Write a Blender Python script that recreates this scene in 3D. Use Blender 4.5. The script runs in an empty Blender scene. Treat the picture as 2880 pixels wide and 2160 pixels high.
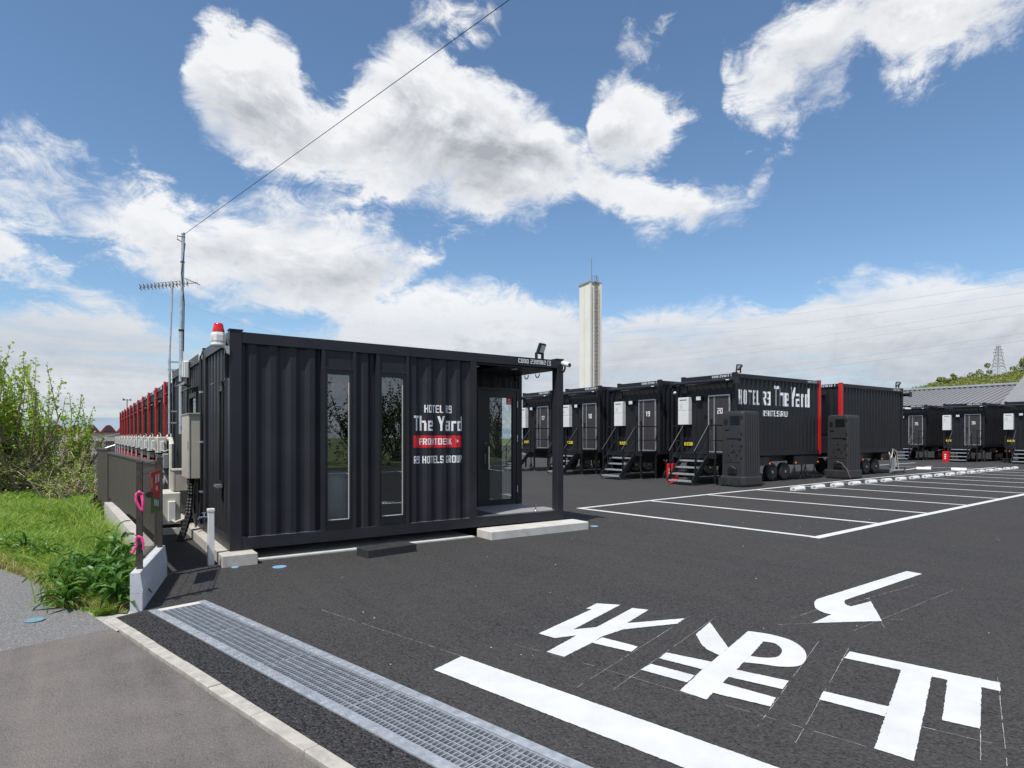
import bpy, bmesh, math, random
import numpy as np
from mathutils import Vector, Matrix
R = math.radians
random.seed(7)
RNG = np.random.default_rng(7)
sc = bpy.context.scene
COL = sc.collection

# ------------------------------------------------------------------ camera
CAM = Vector((-1.5663, -8.7654, 1.65))
FW = Vector((0.5683, 0.8228))
RT = Vector((0.8228, -0.5683))
cd = bpy.data.cameras.new('camera')
cam = bpy.data.objects.new('camera', cd)
COL.objects.link(cam)
cam.location = CAM
cam.rotation_euler = (math.pi / 2, 0, -math.atan2(FW.x, FW.y))
cd.sensor_width = 36
cd.lens = 1742 / 2880 * 36
cd.shift_y = 148 / 2880
cd.clip_start = 0.1
cd.clip_end = 5000
sc.camera = cam

# ------------------------------------------------------------------ node helper
class NT:
    def __init__(s, tree):
        s.t = tree; s.n = tree.nodes; s.l = tree.links
    def put(s, sock, v):
        if v is None: return
        if isinstance(v, bpy.types.NodeSocket): s.l.new(v, sock)
        else: sock.default_value = v
    def node(s, typ, **kw):
        nd = s.n.new(typ)
        for k, v in kw.items(): setattr(nd, k, v)
        return nd
    def math(s, op, a=0.0, b=None, c=None, clamp=False):
        nd = s.n.new('ShaderNodeMath'); nd.operation = op; nd.use_clamp = clamp
        s.put(nd.inputs[0], a); s.put(nd.inputs[1], b); s.put(nd.inputs[2], c)
        return nd.outputs[0]
    def vec(s, op, a, b=None):
        nd = s.n.new('ShaderNodeVectorMath'); nd.operation = op
        s.put(nd.inputs[0], a); s.put(nd.inputs[1], b)
        return nd.outputs['Value'] if op in ('DOT_PRODUCT', 'LENGTH') else nd.outputs[0]
    def noise(s, vec, scale, detail=4, rough=0.55, dist=0.0, lac=2.0):
        nd = s.n.new('ShaderNodeTexNoise'); s.put(nd.inputs['Vector'], vec)
        nd.inputs['Scale'].default_value = scale; nd.inputs['Detail'].default_value = detail
        nd.inputs['Roughness'].default_value = rough; nd.inputs['Distortion'].default_value = dist
        nd.inputs['Lacunarity'].default_value = lac
        return nd.outputs[0]
    def voro(s, vec, scale, out='Color', feature='F1'):
        nd = s.n.new('ShaderNodeTexVoronoi'); nd.feature = feature
        s.put(nd.inputs['Vector'], vec); nd.inputs['Scale'].default_value = scale
        return nd.outputs[out]
    def mr(s, v, a, b, c=0.0, d=1.0, smooth=False):
        nd = s.n.new('ShaderNodeMapRange')
        if smooth: nd.interpolation_type = 'SMOOTHSTEP'
        s.put(nd.inputs[0], v)
        for i, q in enumerate((a, b, c, d)): s.put(nd.inputs[i + 1], q)
        return nd.outputs[0]
    def mix(s, f, a, b, typ='MIX'):
        nd = s.n.new('ShaderNodeMix'); nd.data_type = 'RGBA'; nd.blend_type = typ
        s.put(nd.inputs['Factor'], f)
        for k, v in (('A', a), ('B', b)):
            sock = [i for i in nd.inputs if i.name == k and i.type == 'RGBA'][0]
            s.put(sock, (*v, 1) if isinstance(v, (tuple, list)) and len(v) == 3 else v)
        return [o for o in nd.outputs if o.type == 'RGBA'][0]
    def ramp(s, v, stops):
        nd = s.n.new('ShaderNodeValToRGB'); s.put(nd.inputs[0], v)
        el = nd.color_ramp.elements
        while len(el) < len(stops): el.new(0.5)
        for e, (p, c) in zip(el, stops): e.position = p; e.color = (*c, 1)
        return nd.outputs[0]
    def curve(s, v, pts):
        nd = s.n.new('ShaderNodeFloatCurve'); s.put(nd.inputs['Value'], v)
        c = nd.mapping.curves[0]
        pts = sorted(pts)
        while len(c.points) < len(pts): c.points.new(0.5, 0.5)
        for q, (x, y) in zip(c.points, pts):
            q.location = (x, y); q.handle_type = 'AUTO_CLAMPED'
        nd.mapping.update()
        return nd.outputs[0]

# ------------------------------------------------------------------ world: Nishita sky with drifting cumulus
LIGHT = Vector((1.6, 0.72, -3.1)).normalized()     # direction the sunlight travels
w = bpy.data.worlds.new('World'); sc.world = w; w.use_nodes = True
T = NT(w.node_tree)
for n in list(T.n): T.n.remove(n)
out = T.node('ShaderNodeOutputWorld')
sky = T.node('ShaderNodeTexSky'); sky.sky_type = 'NISHITA'; sky.sun_disc = False
sky.sun_elevation = math.asin(-LIGHT.z)
sky.sun_rotation = math.atan2(-LIGHT.x, -LIGHT.y)
sky.air_density = 1.0; sky.dust_density = 0.15; sky.ozone_density = 3.0; sky.altitude = 50
bg = T.node('ShaderNodeBackground'); T.put(bg.inputs[0], T.mix(1.0, sky.outputs[0], (0.92, 1.0, 1.02), 'MULTIPLY')); bg.inputs[1].default_value = 0.138
SKY_BG = bg
geo = T.node('ShaderNodeTexCoord')
D = geo.outputs['Generated']
sep = T.node('ShaderNodeSeparateXYZ'); T.put(sep.inputs[0], D)
uu = T.vec('DOT_PRODUCT', D, (RT.x, RT.y, 0))
vv = T.vec('DOT_PRODUCT', D, (FW.x, FW.y, 0))
az = T.math('ARCTAN2', uu, vv)
el = T.math('ARCSINE', sep.outputs[2])
S = T.math('PINGPONG', T.math('DIVIDE', T.math('ADD', az, math.pi / 4), math.pi / 2), 1.0)
# noise space: direction stretched so that cells flatten towards the horizon
mapn = T.node('ShaderNodeMapping'); T.put(mapn.inputs[0], D); mapn.inputs['Scale'].default_value = (1, 1, 1.7)
ND = mapn.outputs[0]
warp = T.noise(ND, 2.6, 2, 0.5)
n1 = T.noise(ND, 5.0, 10, 0.64, 0.35, 2.15)
n2 = T.noise(ND, 16.0, 7, 0.66, 0.8, 2.2)
nb = T.noise(ND, 8.5, 3, 0.5)
bill = T.math('ADD', T.math('MULTIPLY', T.math('SUBTRACT', n1, 0.5), 0.62), T.math('MULTIPLY', T.math('SUBTRACT', n2, 0.5), 0.42))

def _sx(x): return (math.atan((x * 1.302 - 1440) / 1742) + math.pi / 4) / (math.pi / 2)
def _sy(x, y):
    e = math.atan((1228 - y * 1.302) / math.hypot(1742, x * 1.302 - 1440))
    return (e + 0.15) / 1.0
def band(pts):
    """cloud bank: top and bottom elevation against azimuth"""
    pts = [(x, a + 130, b - 130) if a > b + 25 else (x, a, b) for x, a, b in pts]
    t = T.curve(S, [(_sx(x), _sy(x, a)) for x, a, b in pts])
    b = T.curve(S, [(_sx(x), _sy(x, b)) for x, a, b in pts])
    return T.math('SUBTRACT', t, 0.15), T.math('SUBTRACT', b, 0.15)
banks = [
 # great cumulus
 (1.0, 0.75, 1.0, [(0,330,230),(340,240,180),(385,165,150),(405,95,210),(440,48,275),(500,30,330),(570,52,372),(635,118,392),(668,185,396),(720,200,396),(770,150,402),(830,98,420),(885,66,440),(940,104,462),(1000,138,492),(1060,152,508),(1120,190,492),(1180,222,482),(1230,290,476),(1290,318,474),(1360,345,486),(1440,378,502),(1500,404,492),(1560,424,466),(1605,416,455),(1640,366,430),(1668,372,372),(1700,440,380),(2212,460,380)]),
 (1.0, 0.7, 1.0, [(0,330,230),(1240,330,220),(1268,255,290),(1300,188,400),(1350,174,405),(1400,188,400),(1450,205,350),(1490,225,292),(1515,262,250),(1560,330,220),(2212,330,220)]),
 # upper right
 (0.8, 0.55, 0.85, [(0,200,100),(1480,200,110),(1540,170,140),(1562,112,235),(1600,105,290),(1650,58,325),(1690,16,308),(1750,-20,238),(1800,-60,222),(1832,-80,180),(1855,-90,125),(1885,-95,140),(1925,-100,208),(1965,-100,216),(2015,-100,178),(2075,-100,140),(2130,-100,112),(2212,-110,72),(2300,-110,60)]),
 # middle left, torn
 (0.62, 0.5, 0.9, [(-60,310,490),(0,318,480),(100,345,500),(200,385,525),(300,405,555),(400,425,635),(480,432,665),(560,432,690),(650,412,720),(720,432,740),(800,470,720),(860,500,690),(930,532,610),(962,560,548),(1010,640,560),(2212,660,560)]),
 (0.9, 0.7, 1.0, [(-60,450,620),(0,460,612),(60,498,608),(120,556,600),(160,588,572),(210,650,560),(2212,650,560)]),
 # banks along the horizon
 (1.0, 1.0, 0.8, [(-60,640,1400),(0,648,1400),(100,636,1400),(200,640,1400),(300,672,1400),(370,696,1400),(440,740,1400),(500,752,1400),(560,722,1400),(640,700,1400),(720,690,1400),(770,640,1400),(850,606,1400),(950,584,1400),(1020,594,1400),(1090,616,1400),(1150,648,1400),(1230,664,1400),(1290,704,1400),(1340,700,1400),(1400,684,1400),(1480,656,1400),(1560,645,1400),(1640,658,1400),(1720,642,1400),(1800,604,1400),(1900,572,1400),(2000,560,1400),(2080,556,1400),(2150,570,1400),(2260,590,1400)]),
 # small torn shreds at the top
 (0.55, 0.55, 0.8, [(0,120,20),(850,100,0),(885,20,30),(920,-10,60),(970,-25,84),(1030,-10,86),(1080,20,50),(1110,70,0),(1300,140,60),(1338,98,96),(1360,64,124),(1400,38,126),(1440,14,90),(1470,20,24),(1520,120,0),(2212,120,0)]),
]
m = None; sh = None
for kt, kb, bright, pts in banks:
    t, b = band(pts)
    dt = T.math('SUBTRACT', t, el)
    d_ = T.math('MINIMUM', T.math('MULTIPLY', dt, kt), T.math('MULTIPLY', T.math('SUBTRACT', el, b), kb))
    hgt = T.math('MULTIPLY', T.math('DIVIDE', dt, T.math('MAXIMUM', T.math('SUBTRACT', t, b), 0.06)), bright)
    if m is None: m, sh = d_, hgt
    else:
        g = T.mr(T.math('SUBTRACT', d_, m), -0.035, 0.035, 0.0, 1.0, True)
        sh = T.math('ADD', T.math('MULTIPLY', g, hgt), T.math('MULTIPLY', T.math('SUBTRACT', 1.0, g), sh))
        m = T.math('MAXIMUM', m, d_)
# the same kind of broken cumulus overhead, above the banks
high = T.math('MULTIPLY', T.math('SUBTRACT', T.noise(ND, 2.1, 3, 0.5), 0.52), 0.5)
hi_f = T.mr(el, 0.66, 0.85, 0.0, 1.0, True)
m = T.math('ADD', T.math('MULTIPLY', m, T.math('SUBTRACT', 1.0, hi_f)), T.math('MULTIPLY', high, hi_f))
m = T.math('MINIMUM', m, 0.085)
dens = T.math('ADD', m, T.math('MULTIPLY', bill, 0.20))
soft = T.mr(nb, 0.35, 0.70, 0.016, 0.055)
alpha = T.mr(dens, -0.008, soft, 0.0, 1.0, True)
core = T.mr(dens, 0.006, 0.075, 0.0, 1.0, True)
base = T.math('MULTIPLY', T.mr(T.math('ADD', sh, T.math('MULTIPLY', T.math('SUBTRACT', nb, 0.5), 0.9)), 0.05, 0.85, 0.0, 1.0, True), core)
up = T.vec('ADD', ND, (-0.010, -0.005, 0.026))
relief = T.math('MULTIPLY', T.math('SUBTRACT', T.noise(up, 5.0, 6, 0.62, 0.35, 2.15), n1), 3.4)
fine = T.math('MULTIPLY', T.math('SUBTRACT', n2, 0.5), -0.7)
shade = T.math('ADD', base, T.math('MULTIPLY', T.math('ADD', relief, fine), core), clamp=True)
ccol = T.mix(shade, (0.93, 0.94, 0.955), (0.42, 0.44, 0.485))
# towards the horizon the banks are seen edge on: grey-blue layers with brighter streaks
mps = T.node('ShaderNodeMapping'); T.put(mps.inputs[0], D); mps.inputs['Scale'].default_value = (2.2, 2.2, 17.0)
stn = T.noise(mps.outputs[0], 1.3, 7, 0.6, 0.5)
lowc = T.mix(T.mr(T.math('ADD', T.math('MULTIPLY', stn, 0.5), T.math('MULTIPLY', n1, 0.5)), 0.36, 0.64), (0.34, 0.40, 0.49), (0.74, 0.76, 0.80))
low = T.mr(T.math('ADD', el, T.math('MULTIPLY', T.math('SUBTRACT', n1, 0.5), -0.16)), 0.08, 0.25, 0.9, 0.0, True)
ccol = T.mix(low, ccol, lowc)
thin = T.mr(T.math('ADD', stn, T.math('MULTIPLY', low, -0.02)), 0.30, 0.46, 0.35, 1.0, True)
alpha = T.math('MULTIPLY', alpha, T.math('ADD', T.math('MULTIPLY', low, thin), T.math('SUBTRACT', 1.0, low)))
bgc = T.node('ShaderNodeBackground'); T.put(bgc.inputs[0], ccol); bgc.inputs[1].default_value = 1.0
mixs = T.node('ShaderNodeMixShader')
T.put(mixs.inputs[0], T.math('MULTIPLY', alpha, 0.97)); T.put(mixs.inputs[1], bg.outputs[0]); T.put(mixs.inputs[2], bgc.outputs[0])
T.put(out.inputs[0], mixs.outputs[0])
w.cycles.sampling_method = 'MANUAL'; w.cycles.sample_map_resolution = 512

# ------------------------------------------------------------------ sun
sd = bpy.data.lights.new('sun', 'SUN'); sd.energy = 4.6; sd.angle = R(0.53); sd.color = (1.0, 0.965, 0.91)
sun = bpy.data.objects.new('sun', sd); COL.objects.link(sun)
sun.location = (-20, -10, 40)
sun.rotation_euler = LIGHT.to_track_quat('-Z', 'Y').to_euler()

# ------------------------------------------------------------------ colour management
vs = sc.view_settings
vs.view_transform = 'Standard'; vs.look = 'None'; vs.exposure = 0.0; vs.gamma = 1.0
try: vs.use_curve_mapping = False
except Exception: pass
sc.render.engine = 'CYCLES'
cy = sc.cycles
cy.use_denoising = True
cy.max_bounces = 6; cy.diffuse_bounces = 2; cy.glossy_bounces = 3; cy.transmission_bounces = 4; cy.transparent_max_bounces = 8
cy.caustics_reflective = False; cy.caustics_refractive = False
cy.sample_clamp_indirect = 6.0

# ================================================================== materials
def _mat(name):
    m_ = bpy.data.materials.new(name); m_.use_nodes = True
    t = NT(m_.node_tree)
    p = [n for n in t.n if n.type == 'BSDF_PRINCIPLED'][0]
    return m_, t, p
MATS = {}
def mat(name, col, rough=0.5, metal=0.0, var=0.12, vs_=6.0, bump=0.0, bs=80.0, spec=0.5, emis=None, dirt=0.0):
    m_, t, p = _mat(name)
    co = t.node('ShaderNodeTexCoord').outputs['Object']
    n = t.noise(co, vs_, 5, 0.6)
    lo = tuple(c * (1 - var) for c in col); hi = tuple(min(1, c * (1 + var)) for c in col)
    c = t.mix(t.mr(n, 0.3, 0.7), lo, hi)
    if dirt:
        dn = t.mr(t.noise(co, vs_ * 0.5, 7, 0.7, 0.6), 0.5, 0.75)
        c = t.mix(t.math('MULTIPLY', dn, dirt), c, (0.16, 0.14, 0.115))
    t.put(p.inputs['Base Color'], c)
    t.put(p.inputs['Roughness'], t.mr(n, 0.2, 0.8, max(0, rough - 0.06), min(1, rough + 0.08)))
    p.inputs['Metallic'].default_value = metal
    p.inputs['Specular IOR Level'].default_value = spec
    if bump:
        b = t.node('ShaderNodeBump'); b.inputs['Strength'].default_value = bump; b.inputs['Distance'].default_value = 0.004
        t.put(b.inputs['Height'], t.noise(co, bs, 4, 0.6)); t.put(p.inputs['Normal'], b.outputs[0])
    if emis:
        t.put(p.inputs['Emission Color'], (*emis[0], 1)); p.inputs['Emission Strength'].default_value = emis[1]
    MATS[name] = m_
    return m_
mat('container paint', (0.027, 0.028, 0.033), 0.36, var=0.14, vs_=1.7, bump=0.12, bs=9, dirt=0.05, spec=0.22)
mat('trailer paint', (0.019, 0.0195, 0.022), 0.40, var=0.14, vs_=1.7, dirt=0.04, spec=0.25)
mat('frame black', (0.012, 0.012, 0.013), 0.38, var=0.1)
mat('chassis black', (0.011, 0.011, 0.012), 0.55, var=0.2, dirt=0.1)
mat('red paint', (0.62, 0.012, 0.018), 0.38, var=0.05)
mat('red band', (0.62, 0.012, 0.022), 0.45, var=0.03)
mat('white vinyl', (0.80, 0.80, 0.82), 0.45, var=0.03)
mat('road paint', (0.585, 0.585, 0.58), 0.85, var=0.09, vs_=3.5, bump=0.5, bs=140)
mat('chalk', (0.42, 0.42, 0.41), 0.9, var=0.4, vs_=30)
mat('white plastic', (0.72, 0.72, 0.70), 0.4, var=0.05)
mat('beige steel', (0.46, 0.43, 0.37), 0.45, var=0.05)
mat('pale unit', (0.60, 0.58, 0.53), 0.45, var=0.05)
mat('grey steel', (0.30, 0.31, 0.32), 0.4, 0.7)
mat('galvanised', (0.50, 0.53, 0.56), 0.42, 0.55, var=0.2, vs_=14, bump=0.1, bs=60)
mat('chrome', (0.7, 0.7, 0.72), 0.15, 1.0, var=0.03)
mat('aluminium', (0.55, 0.56, 0.57), 0.35, 0.6)
mat('concrete', (0.47, 0.445, 0.40), 0.85, var=0.16, vs_=7, bump=0.6, bs=60, dirt=0.2)
mat('pale concrete', (0.56, 0.54, 0.50), 0.85, var=0.12, vs_=5, bump=0.5, bs=70, dirt=0.18)
mat('kerb concrete', (0.42, 0.395, 0.35), 0.9, var=0.2, vs_=9, bump=0.8, bs=90, dirt=0.4)
mat('block concrete', (0.52, 0.53, 0.55), 0.85, var=0.12, vs_=11, bump=0.7, bs=90, dirt=0.12)
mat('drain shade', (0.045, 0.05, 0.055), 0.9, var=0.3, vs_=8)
mat('dark rubber', (0.022, 0.022, 0.023), 0.75, var=0.25, vs_=20, bump=0.8, bs=70, dirt=0.2)
mat('dark plastic', (0.030, 0.0305, 0.032), 0.48, var=0.12, vs_=4, bump=0.25, bs=90, dirt=0.05)
mat('porch floor', (0.27, 0.26, 0.255), 0.7, var=0.1, bump=0.2)
mat('tyre', (0.016, 0.016, 0.017), 0.8, var=0.2)
mat('brown fence', (0.055, 0.043, 0.037), 0.5, var=0.12)
mat('orange lens', (0.85, 0.22, 0.02), 0.25, var=0.05)
mat('red lens', (0.60, 0.02, 0.02), 0.12, var=0.15, vs_=30)
mat('yellow label', (0.80, 0.62, 0.02), 0.5, var=0.03)
mat('sign red', (0.55, 0.06, 0.03), 0.5, var=0.05)
mat('sign green', (0.10, 0.15, 0.04), 0.5, var=0.05)
mat('pink ribbon', (0.85, 0.06, 0.26), 0.4, var=0.08)
mat('blue cover', (0.17, 0.36, 0.50), 0.6, var=0.25, vs_=25, dirt=0.3)
mat('faded blue cover', (0.14, 0.27, 0.33), 0.7, var=0.3, vs_=25, dirt=0.6)
mat('door leaf', (0.040, 0.035, 0.034), 0.5, var=0.06)
mat('lamp glass', (0.62, 0.66, 0.70), 0.2, var=0.04)
mat('interior', (0.05, 0.045, 0.04), 0.8)
mat('curtain', (0.30, 0.33, 0.33), 0.9, var=0.3, vs_=14)
mat('tower concrete', (0.82, 0.79, 0.72), 0.85, var=0.05, vs_=0.3, dirt=0.08)
mat('tower edge', (0.30, 0.29, 0.27), 0.85)
mat('rust', (0.16, 0.11, 0.08), 0.8)
mat('roof grey', (0.23, 0.225, 0.235), 0.5, var=0.06, vs_=1.0)
mat('wall dark', (0.05, 0.05, 0.055), 0.6)
mat('cable black', (0.010, 0.010, 0.011), 0.5)
mat('cable grey', (0.30, 0.31, 0.33), 0.6)
mat('pylon steel', (0.20, 0.21, 0.22), 0.6, 0.3)
mat('hose white', (0.62, 0.58, 0.50), 0.6, var=0.1)
mat('pvc grey', (0.24, 0.25, 0.26), 0.5, var=0.1)
mat('gas bottle', (0.45, 0.46, 0.46), 0.5)
mat('maroon trim', (0.20, 0.03, 0.025), 0.6)
mat('rubble', (0.26, 0.22, 0.19), 0.95, var=0.5, vs_=4, bump=1.0, bs=10)
mat('panel glass', (0.10, 0.13, 0.12), 0.3)
mat('bark', (0.26, 0.20, 0.145), 0.9, var=0.35, vs_=20, bump=0.6)
mat('twig', (0.33, 0.26, 0.19), 0.9, var=0.4, vs_=10)
mat('dark bark', (0.075, 0.06, 0.05), 0.9, var=0.3, vs_=10)
mat('awning', (0.016, 0.018, 0.024), 0.22, var=0.05)
mat('fir hill soil', (0.07, 0.085, 0.03), 0.95, var=0.4, vs_=0.05)
mat('far hill', (0.22, 0.28, 0.33), 0.95, var=0.15, vs_=0.01)  # blue of the distance haze is put into the hill colour

def foliage(name, stops, trans=0.35, rough=0.55):
    m_, t, p = _mat(name)
    g = t.node('ShaderNodeNewGeometry')
    co = t.node('ShaderNodeTexCoord').outputs['Object']
    v = t.math('ADD', t.math('MULTIPLY', g.outputs['Random Per Island'], 0.6), t.math('MULTIPLY', t.noise(co, 0.9, 3), 0.4))
    c = t.ramp(v, stops)
    t.put(p.inputs['Base Color'], c); p.inputs['Roughness'].default_value = rough
    p.inputs['Specular IOR Level'].default_value = 0.3
    tr = t.node('ShaderNodeBsdfTranslucent'); t.put(tr.inputs[0], t.mix(1.0, c, (1.0, 1.0, 0.5), 'MULTIPLY'))
    mx = t.node('ShaderNodeMixShader'); mx.inputs[0].default_value = trans
    t.put(mx.inputs[1], p.outputs[0]); t.put(mx.inputs[2], tr.outputs[0])
    o = [n for n in t.n if n.type == 'OUTPUT_MATERIAL'][0]
    t.put(o.inputs[0], mx.outputs[0]); MATS[name] = m_
foliage('grass blades', [(0.15, (0.07, 0.17, 0.03)), (0.34, (0.17, 0.34, 0.05)), (0.52, (0.30, 0.45, 0.08)), (0.74, (0.42, 0.52, 0.12)), (0.94, (0.60, 0.54, 0.28))], 0.45)
foliage('dry grass', [(0.2, (0.30, 0.30, 0.09)), (0.6, (0.48, 0.40, 0.19)), (0.9, (0.56, 0.46, 0.27))], 0.3)
foliage('weed leaf', [(0.2, (0.04, 0.12, 0.025)), (0.55, (0.075, 0.19, 0.035)), (0.9, (0.15, 0.28, 0.055))], 0.35, 0.4)
foliage('shrub leaf', [(0.15, (0.24, 0.38, 0.05)), (0.5, (0.38, 0.54, 0.085)), (0.9, (0.52, 0.62, 0.15))], 0.5)
foliage('wood leaf', [(0.15, (0.14, 0.20, 0.06)), (0.35, (0.21, 0.27, 0.07)), (0.55, (0.29, 0.33, 0.09)), (0.72, (0.35, 0.33, 0.12)), (0.9, (0.36, 0.28, 0.14))], 0.4)
foliage('thicket leaf', [(0.2, (0.03, 0.05, 0.012)), (0.6, (0.06, 0.08, 0.02)), (0.9, (0.11, 0.09, 0.04))], 0.2)

def asphalt(name, lo, hi, scale, chip, chipcol, dust=0.0, dustcol=(0.12, 0.105, 0.095), bumpd=0.006, bstr=0.8, streak=None):
    m_, t, p = _mat(name)
    co = t.node('ShaderNodeTexCoord').outputs['Object']
    cell = t.voro(co, scale)
    grey = t.math('MULTIPLY', t.vec('DOT_PRODUCT', cell, (0.333, 0.333, 0.333)), 1.0)
    fine = t.noise(co, scale * 1.4, 3, 0.7)
    c = t.mix(t.mr(t.math('ADD', t.math('MULTIPLY', grey, 0.6), t.math('MULTIPLY', fine, 0.4)), 0.25, 0.75), lo, hi)
    # light chips of stone
    c = t.mix(t.math('GREATER_THAN', t.noise(co, scale * 0.8, 2, 0.5), 1 - chip), c, chipcol)
    # dusting and wear, metres across
    big = t.noise(co, 0.35, 6, 0.62, 0.5)
    med = t.noise(co, 2.2, 5, 0.65)
    wear = t.math('ADD', t.math('MULTIPLY', t.mr(big, 0.38, 0.68), 0.65), t.math('MULTIPLY', t.mr(med, 0.35, 0.7), 0.35))
    if streak:
        mp = t.node('ShaderNodeMapping'); t.put(mp.inputs[0], co); mp.inputs['Rotation'].default_value = (0, 0, R(streak)); mp.inputs['Scale'].default_value = (3.2, 0.22, 1)
        wear = t.math('ADD', t.math('MULTIPLY', wear, 0.6), t.math('MULTIPLY', t.mr(t.noise(mp.outputs[0], 1.0, 5, 0.6), 0.35, 0.7), 0.4))
    c = t.mix(t.math('MULTIPLY', wear, dust), c, dustcol)
    t.put(p.inputs['Base Color'], c)
    p.inputs['Roughness'].default_value = 0.9; p.inputs['Specular IOR Level'].default_value = 0.12
    b = t.node('ShaderNodeBump'); b.inputs['Strength'].default_value = bstr; b.inputs['Distance'].default_value = bumpd
    h = t.math('ADD', t.voro(co, scale, 'Distance'), t.math('MULTIPLY', fine, 0.6))
    t.put(b.inputs['Height'], t.math('MULTIPLY', h, -1.0)); t.put(p.inputs['Normal'], b.outputs[0])
    MATS[name] = m_
asphalt('lot asphalt', (0.013, 0.013, 0.0145), (0.092, 0.090, 0.091), 72, 0.25, (0.15, 0.145, 0.14), 0.55, (0.080, 0.073, 0.067), bumpd=0.009, bstr=1.0, streak=8)
asphalt('coarse asphalt', (0.008, 0.008, 0.009), (0.095, 0.093, 0.095), 66, 0.26, (0.16, 0.155, 0.15), 0.10, bumpd=0.018, bstr=1.0)
asphalt('old road asphalt', (0.10, 0.10, 0.104), (0.26, 0.255, 0.25), 80, 0.32, (0.40, 0.39, 0.375), 0.25, (0.22, 0.205, 0.19))
asphalt('patched road asphalt', (0.070, 0.064, 0.060), (0.150, 0.138, 0.130), 100, 0.22, (0.26, 0.24, 0.23), 0.9, (0.245, 0.22, 0.20), bumpd=0.005, bstr=0.8, streak=75)
m_, t, p = _mat('soil')
co = t.node('ShaderNodeTexCoord').outputs['Object']
t.put(p.inputs['Base Color'], t.ramp(t.noise(co, 1.6, 8, 0.7), [(0.3, (0.06, 0.085, 0.02)), (0.55, (0.12, 0.14, 0.035)), (0.75, (0.20, 0.17, 0.09))]))
p.inputs['Roughness'].default_value = 0.95; MATS['soil'] = m_
# glass: coated pane, partly mirror, partly see-through
m_, t, p = _mat('window glass')
gl = t.node('ShaderNodeBsdfGlossy'); gl.inputs['Roughness'].default_value = 0.0; t.put(gl.inputs[0], (0.92, 0.96, 1.0, 1))
tr = t.node('ShaderNodeBsdfTransparent'); t.put(tr.inputs[0], (0.84, 0.88, 0.88, 1))
fr = t.node('ShaderNodeFresnel'); fr.inputs[0].default_value = 1.5
mx = t.node('ShaderNodeMixShader'); t.put(mx.inputs[0], t.math('ADD', t.math('MULTIPLY', fr.outputs[0], 0.8), 0.10, clamp=True))
t.put(mx.inputs[1], tr.outputs[0]); t.put(mx.inputs[2], gl.outputs[0])
t.put([n for n in t.n if n.type == 'OUTPUT_MATERIAL'][0].inputs[0], mx.outputs[0]); MATS['window glass'] = m_

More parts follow.
